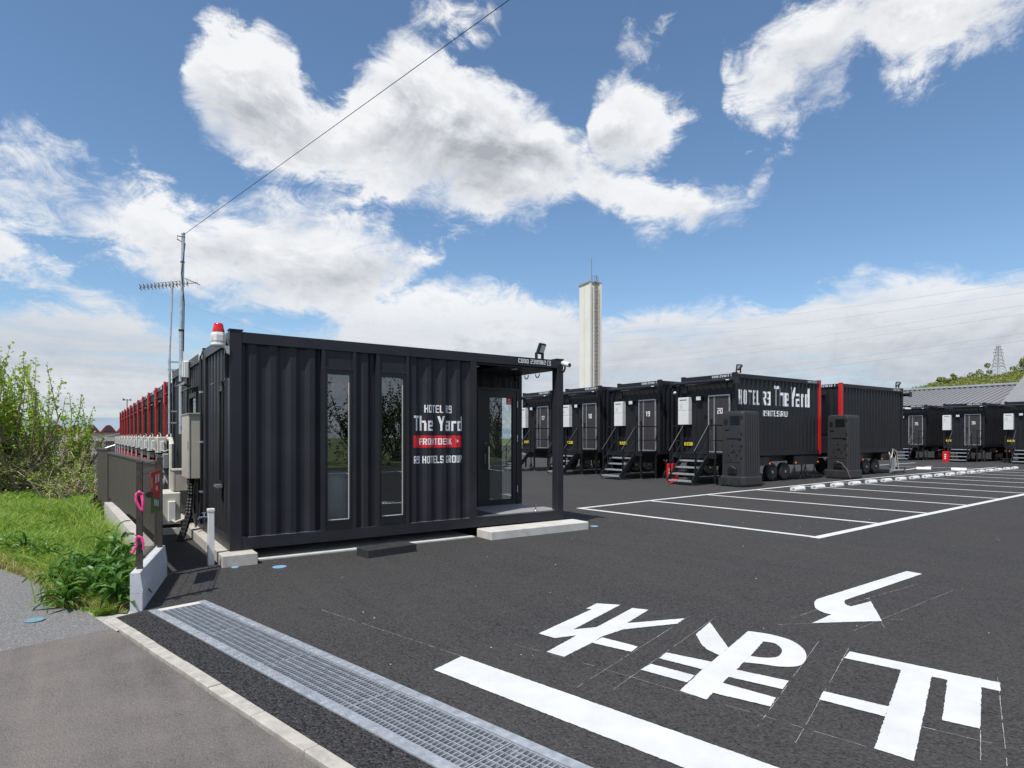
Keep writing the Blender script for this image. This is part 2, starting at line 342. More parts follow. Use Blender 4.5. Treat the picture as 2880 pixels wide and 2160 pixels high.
# ================================================================== mesh helpers
class MB:
    def __init__(s): s.v = []; s.f = []
    def poly(s, pts):
        i = len(s.v); s.v += [tuple(p) for p in pts]; s.f.append(tuple(range(i, i + len(pts)))); return s
    def box(s, x0, x1, y0, y1, z0, z1):
        i = len(s.v)
        s.v += [(x0,y0,z0),(x1,y0,z0),(x1,y1,z0),(x0,y1,z0),(x0,y0,z1),(x1,y0,z1),(x1,y1,z1),(x0,y1,z1)]
        s.f += [tuple(i + k for k in q) for q in ((3,2,1,0),(4,5,6,7),(0,1,5,4),(1,2,6,5),(2,3,7,6),(3,0,4,7))]
        return s
    def cbox(s, x0, x1, y0, y1, z0, z1, c=0.01):
        """box with chamfered upright and top edges"""
        ring = lambda d, z: [(x0+c+d*0,y0+d,z),(x1-c,y0+d,z),(x1-d,y0+c,z),(x1-d,y1-c,z),(x1-c,y1-d,z),(x0+c,y1-d,z),(x0+d,y1-c,z),(x0+d,y0+c,z)]
        s.loft([ring(0, z0), ring(0, z1 - c), ring(c * 0.9, z1)]); return s
    def loft(s, rings, cap=True):
        i = len(s.v); n = len(rings[0])
        for r in rings: s.v += [tuple(p) for p in r]
        for k in range(len(rings) - 1):
            for j in range(n):
                a = i + k * n + j; b = i + k * n + (j + 1) % n
                s.f.append((a, b, b + n, a + n))
        if cap:
            s.f.append(tuple(i + j for j in reversed(range(n))))
            s.f.append(tuple(i + (len(rings) - 1) * n + j for j in range(n)))
        return s
    def tube(s, path, r, n=6, cap=True):
        path = [Vector(p) for p in path]; rings = []
        rs = r if isinstance(r, (list, tuple)) else [r] * len(path)
        for k, p in enumerate(path):
            d = (path[min(k + 1, len(path) - 1)] - path[max(k - 1, 0)])
            if d.length < 1e-9: d = Vector((0, 0, 1))
            d.normalize()
            up = Vector((0, 0, 1)) if abs(d.z) < 0.95 else Vector((1, 0, 0))
            a = d.cross(up).normalized(); b = a.cross(d)
            rings.append([p + (a * math.cos(2 * math.pi * j / n) + b * math.sin(2 * math.pi * j / n)) * rs[k] for j in range(n)])
        s.loft(rings, cap); return s
    def bar(s, p, q, w_, h_):
        """rectangular bar from p to q"""
        p = Vector(p); q = Vector(q); d = (q - p).normalized()
        up = Vector((0, 0, 1)) if abs(d.z) < 0.95 else Vector((0, 1, 0))
        a = d.cross(up).normalized() * w_ / 2; b = a.cross(d).normalized() * h_ / 2
        s.loft([[c - a - b, c + a - b, c + a + b, c - a + b] for c in (p, q)]); return s
    def prism(s, pts, z0, z1):
        s.loft([[(x, y, z0) for x, y in pts], [(x, y, z1) for x, y in pts]]); return s
    def lathe(s, prof, c, axis='z', n=14):
        rings = []
        for r, h in prof:
            ring = []
            for j in range(n):
                a = 2 * math.pi * j / n; u, v = r * math.cos(a), r * math.sin(a)
                ring.append({'z': (c[0]+u, c[1]+v, c[2]+h), 'x': (c[0]+h, c[1]+u, c[2]+v), 'y': (c[0]+u, c[1]+h, c[2]+v)}[axis])
            rings.append(ring)
        s.loft(rings); return s
    def map(s, fn): s.v = [tuple(fn(*p)) for p in s.v]; return s
    def mesh(s, name, mt, smooth=False):
        me = bpy.data.meshes.new(name); me.from_pydata(s.v, [], s.f)
        bm = bmesh.new(); bm.from_mesh(me); bmesh.ops.recalc_face_normals(bm, faces=bm.faces); bm.to_mesh(me); bm.free()
        me.materials.append(MATS[mt])
        if smooth:
            for q in me.polygons: q.use_smooth = True
        return me
    def build(s, name, mt, parent=None, smooth=False, label=None):
        return place(s.mesh(name, mt, smooth), name, parent, label=label)
def place(me, name, parent=None, loc=None, rot=None, label=None):
    o = bpy.data.objects.new(name, me); COL.objects.link(o)
    if parent: o.parent = parent
    if loc: o.location = loc
    if rot: o.rotation_euler = rot
    if label: o['label'] = label
    return o
def thing(name, label, cat, loc=(0, 0, 0), rz=0, group=None):
    o = bpy.data.objects.new(name, None); COL.objects.link(o); o.location = loc; o.rotation_euler = (0, 0, rz)
    o.empty_display_size = 0.2
    return tag(o, label, cat, group)
def tag(o, label, cat, group=None):
    o['label'] = label; o['category'] = cat
    if group: o['group'] = group
    return o
def struct(o): o['kind'] = 'structure'; return o
def copy_tree(src, loc=None, rz=None, label=None, parent=None):
    o = src.copy(); COL.objects.link(o); o.parent = parent
    if loc is not None: o.location = loc
    if rz is not None: o.rotation_euler = (0, 0, rz)
    if label: o['label'] = label
    for ch in list(src.children): copy_tree(ch, parent=o)
    return o
def fast_mesh(name, V, F, mt):
    me = bpy.data.meshes.new(name)
    V = np.asarray(V, np.float32); F = np.asarray(F, np.int32); k = F.shape[1]
    me.vertices.add(len(V)); me.vertices.foreach_set('co', V.ravel())
    me.loops.add(F.size); me.loops.foreach_set('vertex_index', F.ravel())
    me.polygons.add(len(F)); me.polygons.foreach_set('loop_start', np.arange(0, F.size, k, dtype=np.int32))
    me.update(calc_edges=True); me.validate()
    me.materials.append(MATS[mt]); return me

# corrugated sheet ------------------------------------------------------
PER, DEP = 0.262, 0.040
def prof(u):
    q = (u / PER) % 1.0
    if q < 0.27: return 0.0
    if q < 0.50: return DEP * (q - 0.27) / 0.23
    if q < 0.77: return DEP
    return DEP * (1 - (q - 0.77) / 0.23)
def breaks(u0, u1):
    us = [u0, u1]; k = math.floor(u0 / PER) - 1
    while k * PER < u1:
        for q in (0, 0.27, 0.50, 0.77):
            u = (k + q) * PER
            if u0 + 1e-4 < u < u1 - 1e-4: us.append(u)
        k += 1
    return sorted(us)
def corr(mb, u0, u1, z0, z1, fn):
    us = breaks(u0, u1)
    for a, b in zip(us, us[1:]):
        mb.poly([fn(a, prof(a), z0), fn(b, prof(b), z0), fn(b, prof(b), z1), fn(a, prof(a), z1)])
    return mb

# lettering -------------------------------------------------------------
def _r(x0, x1, y0, y1): return [(x0, y0), (x1, y0), (x1, y1), (x0, y1)]
_S = 1.55
_L = [(0, .8), (.8, 0), (_S, 0), (_S, 10), (.8, 10), (0, 9.2)]                      # left upright, rounded ends
_Rt = [(5 - _S, 0), (4.2, 0), (5, .8), (5, 9.2), (4.2, 10), (5 - _S, 10)]
_T = _r(_S, 5 - _S, 8.5, 10); _B = _r(_S, 5 - _S, 0, 1.5); _M = _r(_S, 5 - _S, 4.3, 5.7)
_LU, _LD = _r(0, _S, 4.3, 10), _r(0, _S, 0, 4.3)
_RU, _RD = _r(5 - _S, 5, 5.0, 10), _r(5 - _S, 5, 0, 5.0)
_lf, _rf = _r(0, _S, 0, 10), _r(5 - _S, 5, 0, 10)
GLY = {
 'H': [_lf, _rf, _M], 'O': [_L, _Rt, _T, _B], '0': [_L, _Rt, _T, _B], 'T': [_r(0, 5, 8.5, 10), _r(1.72, 3.28, 0, 8.5)],
 'E': [_lf, _r(_S, 4.6, 8.5, 10), _r(_S, 4.2, 4.3, 5.7), _r(_S, 4.6, 0, 1.5)], 'F': [_lf, _r(_S, 4.6, 8.5, 10), _r(_S, 4.2, 4.3, 5.7)], 'L': [_lf, _r(_S, 4.5, 0, 1.5)],
 'R': [_lf, _T, _r(5 - _S, 5, 4.9, 9.6), _r(_S, 5 - _S, 4.2, 5.6), [(2.0, 4.2), (3.7, 4.2), (5.1, 0), (3.4, 0)]],
 'P': [_lf, _T, _r(5 - _S, 5, 4.6, 9.6), _r(_S, 5 - _S, 4.2, 5.6)],
 'N': [_lf, _rf, [(_S, 10), (_S, 6.6), (5 - _S, 0), (5 - _S, 3.4)]], 'D': [_lf, _Rt, _T, _B],
 'S': [_r(0, 5, 8.5, 10), _r(0, _S, 5.7, 8.5), _r(0, 5, 4.3, 5.7), _r(5 - _S, 5, 1.5, 4.3), _r(0, 5, 0, 1.5), _r(5 - _S, 5, 7.3, 8.5), _r(0, _S, 1.5, 2.7)],
 'K': [_lf, [(_S, 4.0), (5.1, 10), (3.4, 10), (_S, 6.4)], [(2.4, 5.37), (3.3, 6.91), (5.2, 0), (3.5, 0)]],
 'G': [_L, _r(_S, 5, 8.5, 10), _B, _r(5 - _S, 5, 0, 4.9), _r(2.5, 5 - _S, 3.6, 4.9), _r(5 - _S, 5, 7.2, 8.5)], 'U': [[(0, .8), (.8, 0), (_S, 0), (_S, 10), (0, 10)], [(5 - _S, 0), (4.2, 0), (5, .8), (5, 10), (5 - _S, 10)], _B],
 'C': [_L, _r(_S, 5, 8.5, 10), _r(_S, 5, 0, 1.5), _r(5 - _S, 5, 7.2, 8.5), _r(5 - _S, 5, 1.5, 2.8)], 'Q': [_L, _Rt, _T, _B, [(2.8, 0), (4.2, 0), (4.8, -1.2), (3.4, -1.2)]],
 '1': [_r(1.9, 3.45, 0, 10), [(.6, 7.6), (1.9, 8.3), (1.9, 10), (.6, 9.0)]], '2': [_r(0, 5, 8.5, 10), _r(5 - _S, 5, 5.7, 8.5), _r(0, 5, 4.3, 5.7), _r(0, _S, 1.5, 4.3), _r(0, 5, 0, 1.5)],
 '3': [_r(0, 5 - _S, 8.5, 10), _r(1, 5 - _S, 4.3, 5.7), _r(0, 5 - _S, 0, 1.5), _rf], '4': [_rf, _r(0, _S, 4.3, 10), _M], '5': [_r(0, 5, 8.5, 10), _r(0, _S, 5.7, 8.5), _r(0, 5, 4.3, 5.7), _r(5 - _S, 5, 1.5, 4.3), _r(0, 5, 0, 1.5)],
 '6': [_L, _r(_S, 5, 8.5, 10), _r(_S, 5, 4.3, 5.7), _r(5 - _S, 5, 0, 4.3), _B], '7': [_r(0, 5, 8.5, 10), [(3.4, 8.5), (5, 8.5), (3.0, 0), (1.4, 0)]],
 '8': [_L, _Rt, _T, _M, _B], '9': [_rf, _r(0, 5 - _S, 8.5, 10), _r(0, _S, 4.3, 8.5), _r(_S, 5 - _S, 4.3, 5.7), _r(.2, 5 - _S, 0, 1.5)],
 'h': [_lf, _r(_S, 4.5, 5.4, 6.8), _r(5 - _S, 5, 0, 5.4)], 'e': [_r(0, _S, 0, 6.8), _r(_S, 5, 5.5, 6.8), _r(5 - _S, 5, 2.8, 5.5), _r(_S, 5 - _S, 2.8, 4.0), _r(_S, 4.9, 0, 1.4)],
 'a': [_r(.3, 5 - _S, 5.5, 6.8), _r(5 - _S, 5, 0, 6.8), _r(_S, 5 - _S, 3.1, 4.2), _r(0, _S, 0, 4.2), _r(_S, 5 - _S, 0, 1.3)],
 'r': [_r(0, _S, 0, 6.8), _r(_S, 3.6, 5.2, 6.8)], 'd': [_rf, _r(_S, 5 - _S, 5.4, 6.8), _r(0, _S, 0, 6.8), _r(_S, 5 - _S, 0, 1.4)],
 'Y': [[(-.3, 10), (1.4, 10), (2.5, 6.4), (2.5, 4), (1.72, 4)], [(5.3, 10), (3.6, 10), (2.5, 6.4), (2.5, 4), (3.28, 4)], _r(1.72, 3.28, 0, 4)],
}
ADV = {'r': 4.6, ' ': 3.4, '1': 5.0, 'T': 5.9, 'L': 5.4, 'E': 5.5, 'F': 5.5}
_TX = {}
def text_mesh(body, bold):
    if body not in _TX:
        mb = MB(); x = 0.0
        for ch in body:
            for pl in GLY.get(ch, []): mb.poly([(x + a, b, 0) for a, b in pl])
            x += ADV.get(ch, 6.15)
        me = bpy.data.meshes.new('lettering'); me.from_pydata(mb.v, [], mb.f); _TX[body] = me
    return _TX[body]
def lettering(body, u0, u1, z0, z1, fn, parent, mt='white vinyl', bold=0.012, corrug=False, proud=0.003, fit=True, name='lettering'):
    """fn(u, depth, z) -> point; text spans u0..u1, z0..z1"""
    bm = bmesh.new(); bm.from_mesh(text_mesh(body, bold))
    xs = [v.co.x for v in bm.verts]; ys = [v.co.y for v in bm.verts]
    ax, bx, ay, by = min(xs), max(xs), min(ys), max(ys)
    for v in bm.verts:
        v.co = Vector((u0 + (v.co.x - ax) / (bx - ax) * (u1 - u0), z0 + (v.co.y - ay) / (by - ay) * (z1 - z0), 0))
    if corrug:
        for u in breaks(u0, u1):
            bmesh.ops.bisect_plane(bm, geom=bm.verts[:] + bm.edges[:] + bm.faces[:], plane_co=(u, 0, 0), plane_no=(1, 0, 0), dist=1e-5)
    bmesh.ops.triangulate(bm, faces=bm.faces)
    for v in bm.verts:
        v.co = Vector(fn(v.co.x, (prof(v.co.x) if corrug else 0) - proud, v.co.y))
    me = bpy.data.meshes.new(name); bm.to_mesh(me); bm.free(); me.materials.append(MATS[mt])
    return place(me, name, parent)

# ================================================================== setting: ground
E_ = Vector((0.2285, -0.9735)); N_ = Vector((0.9735, 0.2285)); ROADROT = math.atan2(0.2285, 0.9735)
def rf(n, s): return tuple(N_ * n + E_ * s)
def sheet(name, pts, z, mt, parent=None):
    return struct(MB().poly([(x, y, z) for x, y in pts]).build(name, mt))
sheet('ground', [(-900, -900), (900, -900), (900, 900), (-900, 900)], -0.55, 'soil')
sheet('parking_lot', [rf(-0.99, 1.70), rf(-0.99, 60), (120, -60), (120, 90), (-1.3, 90), (-1.2, 5.83), (-0.86, -0.32), (-0.80, -0.38), (-1.11, -1.95), rf(-1.77, 1.70)], 0.0, 'lot asphalt')
sheet('drain_margin', [rf(-1.77, 1.70), rf(-1.49, 1.70), rf(-1.49, 60), rf(-1.77, 60)], 0.0, 'coarse asphalt')
sheet('drain_margin', [rf(-1.49, 7.4), rf(-0.99, 7.4), rf(-0.99, 60), rf(-1.49, 60)], 0.0, 'coarse asphalt')
SA, SB = (-2.35, -2.666), (-1.365, -2.434)
sheet('old_road', [rf(-1.857, -90), SB, SA, (-9.6, -4.37), rf(-10, -90)], -0.004, 'old road asphalt')
sheet('patched_road', [SB, rf(-1.857, 60), rf(-10, 60), (-9.6, -4.37), SA], 0.0, 'patched road asphalt')
sheet('field', [(-1.24, -1.97), (-0.98, -0.38), (-1.04, 1.08), (-1.28, 5.85), (-1.62, 7.4), (-1.3, 12), (-1.3, 30), (-1.4, 90), (-60, 90), rf(-2.05, -80), rf(-2.05, -1.8), (-2.08, 0.40), (-1.93, -0.13), (-1.84, -0.5), (-1.85, -1.07), (-1.74, -1.37), (-1.53, -1.6), (-1.42, -1.80)], 0.006, 'soil')

sheet('kerb_apron', [(-1.60, -1.55), (-1.02, -1.88), (-1.20, -2.12), (-1.28, -2.50), (-1.50, -2.50), (-1.66, -2.1)], -0.008, 'kerb concrete')
# painted markings ------------------------------------------------------
def strip(name, p, q, w_, z=0.004, mt='road paint'):
    p = Vector(p); q = Vector(q); d = (q - p).normalized(); a = Vector((-d.y, d.x)) * w_ / 2
    return sheet(name, [p - a, q - a, q + a, p + a], z, mt)
def bk(x): return (x, float(np.interp(x, [7.75, 10.6, 13.26, 15.74, 18, 22.5, 27.9, 40], [2.06, 2.36, 2.60, 2.76, 2.93, 3.24, 3.52, 3.9])))
def ft(x): return (x, -3.27 + 0.068 * (x - 8.29) - 0.0006 * (x - 8.29) ** 2)
for k in range(12):
    strip('parking_line', bk(7.75 + 2.6 * k), bk(7.75 + 2.6 * (k + 1)), 0.13, 0.004 + 0.0004 * (k % 2))
    strip('parking_line', ft(8.2 + 2.6 * k), ft(8.2 + 2.6 * (k + 1)), 0.15, 0.004 + 0.0004 * (k % 2))
for k in range(12):
    strip('parking_line', bk(7.80 + 2.58 * k), ft(8.30 + 2.53 * k), 0.14, 0.0052)
strip('parking_line', (35.2, 7.4), (36.7, 3.2), 0.14); strip('parking_line', (31.3, 5.3), (37.4, 6.4), 0.14); strip('parking_line', (35.2, 8.6), (41.5, 8.9), 0.14)
for k in range(6): strip('parking_line', (4.5 + 2.6 * k, -13.2), (5.6 + 2.6 * k, -18.6), 0.14)
strip('parking_line', (3.5, -18.7), (22, -17.6), 0.14, 0.0048)
GL = dict(
 a1=[[(3.263,-6.331),(3.477,-7.211),(3.31,-7.264),(3.087,-6.378)],[(3.19,-6.725),(3.225,-6.903),(1.898,-7.339),(1.866,-7.162)],[(2.368,-6.613),(2.47,-6.967),(2.308,-7.014),(2.223,-6.667)],[(3.25,-6.988),(3.29,-7.169),(2.587,-7.393),(2.531,-7.226)]],
 a2=[[(3.059,-5.587),(2.923,-5.817),(2.547,-5.958),(2.392,-6.007),(2.222,-6.069),(1.95,-6.156),(1.641,-6.265),(1.61,-6.081),(2.02,-5.93),(2.367,-5.816),(2.563,-5.753)],
     [(3.059,-5.587),(3.131,-5.734),(3.137,-5.916),(3.038,-6.081),(2.893,-6.197),(2.74,-6.264),(2.627,-6.269),(2.525,-6.198),(2.47,-6.105),(2.392,-6.007),(2.547,-5.958),(2.595,-6.033),(2.682,-6.081),(2.781,-6.06),(2.88,-6.004),(2.959,-5.896),(2.923,-5.817)],
     [(3.004,-5.24),(2.563,-5.753),(2.367,-5.816),(2.401,-5.673),(2.474,-5.56),(2.631,-5.388)],
     [(2.083,-5.547),(2.208,-5.874),(2.03,-5.926),(1.946,-5.602)],[(2.222,-6.069),(2.339,-6.391),(2.176,-6.45),(2.066,-6.12)],[(1.808,-5.648),(1.894,-5.971),(1.755,-6.021),(1.664,-5.684)],[(1.941,-6.159),(2.018,-6.501),(1.876,-6.557),(1.752,-6.223)]],
 a3=[[(2.596,-4.208),(2.753,-4.378),(1.87,-4.712),(1.794,-4.847),(1.599,-4.798),(1.562,-4.628),(2.42,-4.335),(2.385,-4.292)],
     [(2.767,-4.527),(2.848,-4.659),(2.371,-4.844),(1.947,-4.988),(1.768,-5.06),(1.387,-5.175),(1.345,-5.018),(1.794,-4.847),(1.87,-4.712),(2.076,-4.777)],
     [(2.371,-4.844),(2.907,-5.037),(2.73,-5.108),(2.477,-5.03),(2.219,-4.954),(1.947,-4.988)],[(1.927,-5.01),(2.004,-5.335),(1.876,-5.386),(1.768,-5.06)]])
def catmull(P, n=5):
    out_ = []
    for i in range(len(P) - 1):
        p0, p1, p2, p3 = (Vector(P[max(i - 1, 0)]), Vector(P[i]), Vector(P[i + 1]), Vector(P[min(i + 2, len(P) - 1)]))
        for k in range(n):
            t_ = k / n
            out_.append(tuple(0.5 * ((2 * p1) + (p2 - p0) * t_ + (2 * p0 - 5 * p1 + 4 * p2 - p3) * t_ ** 2 + (3 * p1 - p0 - 3 * p2 + p3) * t_ ** 3)))
    return out_ + [tuple(P[-1])]
GL['a2'][1] = catmull(GL['a2'][1][:10]) + catmull(GL['a2'][1][10:])
def painted(name, polys, z=0.004):
    """paint outline roughened a little, as it sits on the stones"""
    mb = MB()
    for j, pl in enumerate(polys):
        pts = []
        for a, b in zip(pl, pl[1:] + pl[:1]):
            L = math.hypot(b[0] - a[0], b[1] - a[1]); n = max(1, int(L / 0.016))
            for k in range(n):
                f = k / n; jt = 0.0028 if 0 < k else 0
                pts.append((a[0] + (b[0]-a[0]) * f + random.uniform(-jt, jt), a[1] + (b[1]-a[1]) * f + random.uniform(-jt, jt), z + 0.0004 * j))
        mb.poly(pts)
    return struct(mb.build(name, 'road paint'))
painted('stop_character', GL['a1']); painted('stop_character', GL['a2']); painted('stop_character', GL['a3'])
painted('turn_arrow', [[(6.723,-5.271),(6.708,-5.447),(4.748,-5.537),(4.66,-5.57),(4.591,-5.617),(4.56,-5.655),(4.554,-5.692),(4.905,-5.709),(4.297,-6.091),(3.722,-5.769),(4.126,-5.728),(4.125,-5.67),(4.149,-5.606),(4.22,-5.52),(4.339,-5.443),(4.43,-5.395),(4.525,-5.362),(4.672,-5.353)]])
painted('stop_line', [[(0.763,-4.73),(1.276,-6.982),(1.50,-7.96),(1.17,-7.96),(0.888,-6.713),(0.466,-4.851)]])
chalk = MB()
for (a, b) in [((1.188,-5.847),(3.183,-5.166)),((1.097,-5.659),(3.02,-5.01)),((1.583,-6.891),(3.335,-6.286)),((1.237,-4.706),(1.436,-5.391)),((1.436,-5.391),(1.904,-7.329)),((2.348,-7.193),(2.487,-7.62)),((3.487,-7.096),(2.124,-7.549)),((3.585,-7.164),(2.233,-7.624)),((1.58,-6.663),(3.302,-6.065)),((3.441,-5.623),(3.722,-5.769)),((4.326,-6.077),(4.514,-6.173)),((3.805,-6.087),(6.096,-5.989)),((5.005,-5.639),(4.08,-6.216)),((3.732,-5.589),(4.192,-5.559)),((0.295,-2.896),(0.762,-4.725)),((2.503,-4.019),(2.584,-4.22)),((4.61,-5.63),(6.091,-5.644))]:
    a = Vector(a); b = Vector(b); d = (b - a); L = d.length; d.normalize(); pn = Vector((-d.y, d.x)); s = 0.0
    while s < L:
        l = random.uniform(0.02, 0.09); h_ = random.uniform(0.0006, 0.0015) * (1 if random.random() < .92 else 2)
        if random.random() < 0.8:
            p = a + d * s + pn * random.uniform(-.002, .002); q = a + d * min(L, s + l)
            chalk.poly([(*(p - pn * h_), .0028), (*(q - pn * h_), .0028), (*(q + pn * h_), .0028), (*(p + pn * h_), .0028)])
        s += l
struct(chalk.build('chalk_lines', 'chalk'))
# loose bits of stone on the lot
pebs = MB()
for k in range(70):
    x = random.uniform(-0.5, 14); y = random.uniform(-7, 2.2)
    if y > -0.5 and x < 6: continue
    r = random.uniform(0.003, 0.008); a = random.random() * 3
    pebs.loft([[(x + r * s_ * math.cos(a + j * 1.257), y + r * s_ * math.sin(a + j * 1.257), z) for j in range(5)] for s_, z in ((1, 0.001), (0.9, r * .6), (0.4, r))])
o = pebs.build('loose_stones', 'concrete'); o['kind'] = 'stuff'; o['label'] = 'loose pale stone chips lying on the asphalt'; o['category'] = 'gravel'

# kerb and slotted drain ------------------------------------------------
kb = thing('kerb', 'row of pale concrete kerb stones set flush along the road', 'kerb', (0, 0, 0), ROADROT)
s = 1.72
for k in range(11):
    s1 = 2.143 + 0.61 * k
    j = random.uniform(-.003, .003)
    MB().cbox(-1.857 + j, -1.768 + j, -(s1 - 0.004), -(s + 0.004), -0.12, 0.007 + random.uniform(-.002, .003), 0.004).build('kerb_stone', 'kerb concrete', kb)
    s = s1
dr = thing('drain_grating', 'long galvanised steel grating over the drain beside the road', 'drain', (0, 0, 0), ROADROT)
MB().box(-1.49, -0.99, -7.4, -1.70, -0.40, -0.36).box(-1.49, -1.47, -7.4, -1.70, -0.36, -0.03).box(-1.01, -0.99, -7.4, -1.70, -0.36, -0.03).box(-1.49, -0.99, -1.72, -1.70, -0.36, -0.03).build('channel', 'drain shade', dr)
MB().box(-1.49, -0.99, -1.79, -1.70, -0.03, 0.004).build('end_block', 'pale concrete', dr)
for a, b in ((-1.498, -1.425), (-1.052, -0.982)):
    fr = MB().box(a, b, -7.4, -1.705, -0.03, 0.009).build('edge_frame', 'galvanised', dr)
    st = MB()
    for k in range(150):
        y = -1.74 - k * 0.0375
        for dx in (0.25, 0.62):
            xx = a + (b - a) * dx; sg = 1 if (k % 2) else -1
            st.loft([[(xx - .009, y - .007 * sg, z), (xx - .006, y - .010 * sg, z), (xx + .009, y + .007 * sg, z), (xx + .006, y + .010 * sg, z)] for z in (0.009, 0.0112)])
    st.build('tread_studs', 'galvanised', fr)
pan = MB()
PL = 1.03
for k in range(8):
    x = -1.417 + k * (0.357 / 7)
    pan.box(x - 0.0032, x + 0.0032, -PL, 0, -0.032, 0.004)
ncross = 30
for k in range(ncross + 1):
    y = -0.006 - k * (PL - 0.012) / ncross
    pan.box(-1.417, -1.060, y - 0.0030, y + 0.0030, -0.022, 0.0046)
pan.box(-1.419, -1.058, -0.004, 0.0, -0.032, 0.0052).box(-1.419, -1.058, -PL + 0.001, -PL + 0.005, -0.032, 0.0052)
for y in (-0.06, -PL + 0.06):
    for x in (-1.375, -1.10):
        pan.box(x - .03, x + .03, y - .025, y + .025, -.03, -.012)
pme = pan.mesh('grating_panel', 'galvanised')
for k in range(6): place(pme, 'grating_panel', dr, (0, -1.80 - 1.036 * k, 0.001 if k % 2 else 0.0))

# small covers ----------------------------------------------------------
def cover(x, y, r, mt, label):
    o = MB().lathe([(r, 0.001), (r, 0.006), (r * .9, 0.009)], (x, y, 0), 'z', 24).build('drain_cover', mt); tag(o, label, 'cover'); return o
cover(0.467, -0.65, 0.085, 'blue cover', 'round blue plastic cover in the asphalt in front of the office')
cover(0.0, -0.36, 0.045, 'blue cover', 'small blue cap in the asphalt by the corner foundation block')
cover(6.146, -0.26, 0.075, 'blue cover', 'blue round cover at the right end of the pale concrete step')
cover(-1.932, -1.752, 0.075, 'faded blue cover', 'worn blue round cover in the old road by the weeds')

# ================================================================== front desk office container
P_, TR = 'container paint', 'trailer paint'
ZB, ZT, LX, WY = 0.15, 3.035, 5.63, 2.13
of = thing('container_office', 'black corrugated container front desk office with porch and white lettering', 'container')
MB().cbox(0, .152, 0, .13, ZB, ZT + .012, .006).box(-.008, .165, -.008, .14, ZT + .012, ZT + .03).build('corner_post', P_, of)
MB().cbox(0, .13, WY - .12, WY, ZB, ZT, .006).build('corner_post', P_, of)
MB().cbox(5.49, LX, 0, .16, ZB, ZT + .012, .006).box(5.47, LX + .008, -.008, .17, ZT + .012, ZT + .03).build('corner_post', P_, of)
MB().cbox(LX - .13, LX, WY - .12, WY, ZB, ZT, .006).build('corner_post', P_, of)
MB().box(.154, 5.488, .002, .07, 2.89, ZT).build('top_rail', P_, of)
MB().box(.002, .07, .132, WY - .122, 2.89, ZT).build('top_rail', P_, of)
MB().box(LX - .07, LX - .002, .172, WY - .122, 2.89, ZT).build('top_rail', P_, of)
MB().box(.154, 5.488, .002, .08, ZB + .004, .308).build('bottom_rail', P_, of)
MB().box(.002, .08, .132, WY - .122, ZB + .004, .308).build('bottom_rail', P_, of)
MB().box(.072, LX - .072, .072, WY - .01, ZT - .06, ZT - .02).build('roof', P_, of)
MB().box(.082, LX - .01, .082, WY - .03, ZB + .02, .29).build('floor_slab', 'chassis black', of)
FR = lambda u, d, z: (u, 0.034 + d, z)          # front wall, recessed behind the rails
for a, b in ((.152, 1.205), (1.725, 2.025), (2.575, 3.664)):
    corr(MB(), a, b, .300, 2.90, FR).build('wall_panel', P_, of)
SD = lambda u, d, z: (0.034 + d, u, z)
corr(MB(), .13, 0.60, .300, 2.90, SD).build('wall_panel', P_, of)
corr(MB(), 0.86, WY - .12, .300, 2.90, SD).build('wall_panel', P_, of)
corr(MB(), .60, .86, 2.36, 2.90, SD).build('wall_panel', P_, of); corr(MB(), .60, .86, .300, .98, SD).build('wall_panel', P_, of)
# weld bead along the foot of the front wall
for a, b in ((.16, 1.2), (2.58, 3.66)):
    wb = MB()
    for u0, u1 in zip(breaks(a, b), breaks(a, b)[1:]):
        wb.bar((u0, .030 + prof(u0), .311), (u1, .030 + prof(u1), .311), .010, .008)
    wb.build('weld_seam', 'grey steel', of)
def office_window(x0, x1, lab):
    wn = MB().box(x0 - .055, x0 - .004, .006, .09, .309, 2.889).box(x1 + .004, x1 + .055, .006, .09, .309, 2.889).box(x0 - .003, x1 + .003, .03, .05, 2.645, 2.889).build('window', P_, of, label=lab)
    MB().box(x0 - .003, x1 + .003, .008, .055, 2.612, 2.644).build('sill', P_, wn)
    MB().box(x0, x0 + .035, .02, .075, .385, 2.61).box(x1 - .035, x1, .02, .075, .385, 2.61).box(x0 + .035, x1 - .035, .021, .075, 2.55, 2.61).box(x0 + .035, x1 - .035, .021, .075, .385, .445).box(x0 - .003, x1 + .003, .012, .10, .312, .384).build('frame', 'frame black', wn)
    MB().box(x0 + .034, x1 - .034, .048, .054, .444, 2.551).build('pane', 'window glass', wn)
    MB().box(x1 - .05, x1 - .036, .046, .0475, .45, 2.54).box(x0 + .036, x1 - .036, .0465, .0475, .446, .458).build('glazing_bead', 'white plastic', wn)
office_window(1.265, 1.66, None); office_window(2.085, 2.51, None)
# interior shell seen through the glass
MB().box(.10, 5.5, 1.95, 2.0, .30, 2.9).box(.10, .14, .12, 1.95, .30, 2.9).box(.15, 4.3, .10, 1.94, .30, .32).box(.12, 4.3, .09, 1.94, 2.86, 2.88).build('interior_lining', 'interior', of)
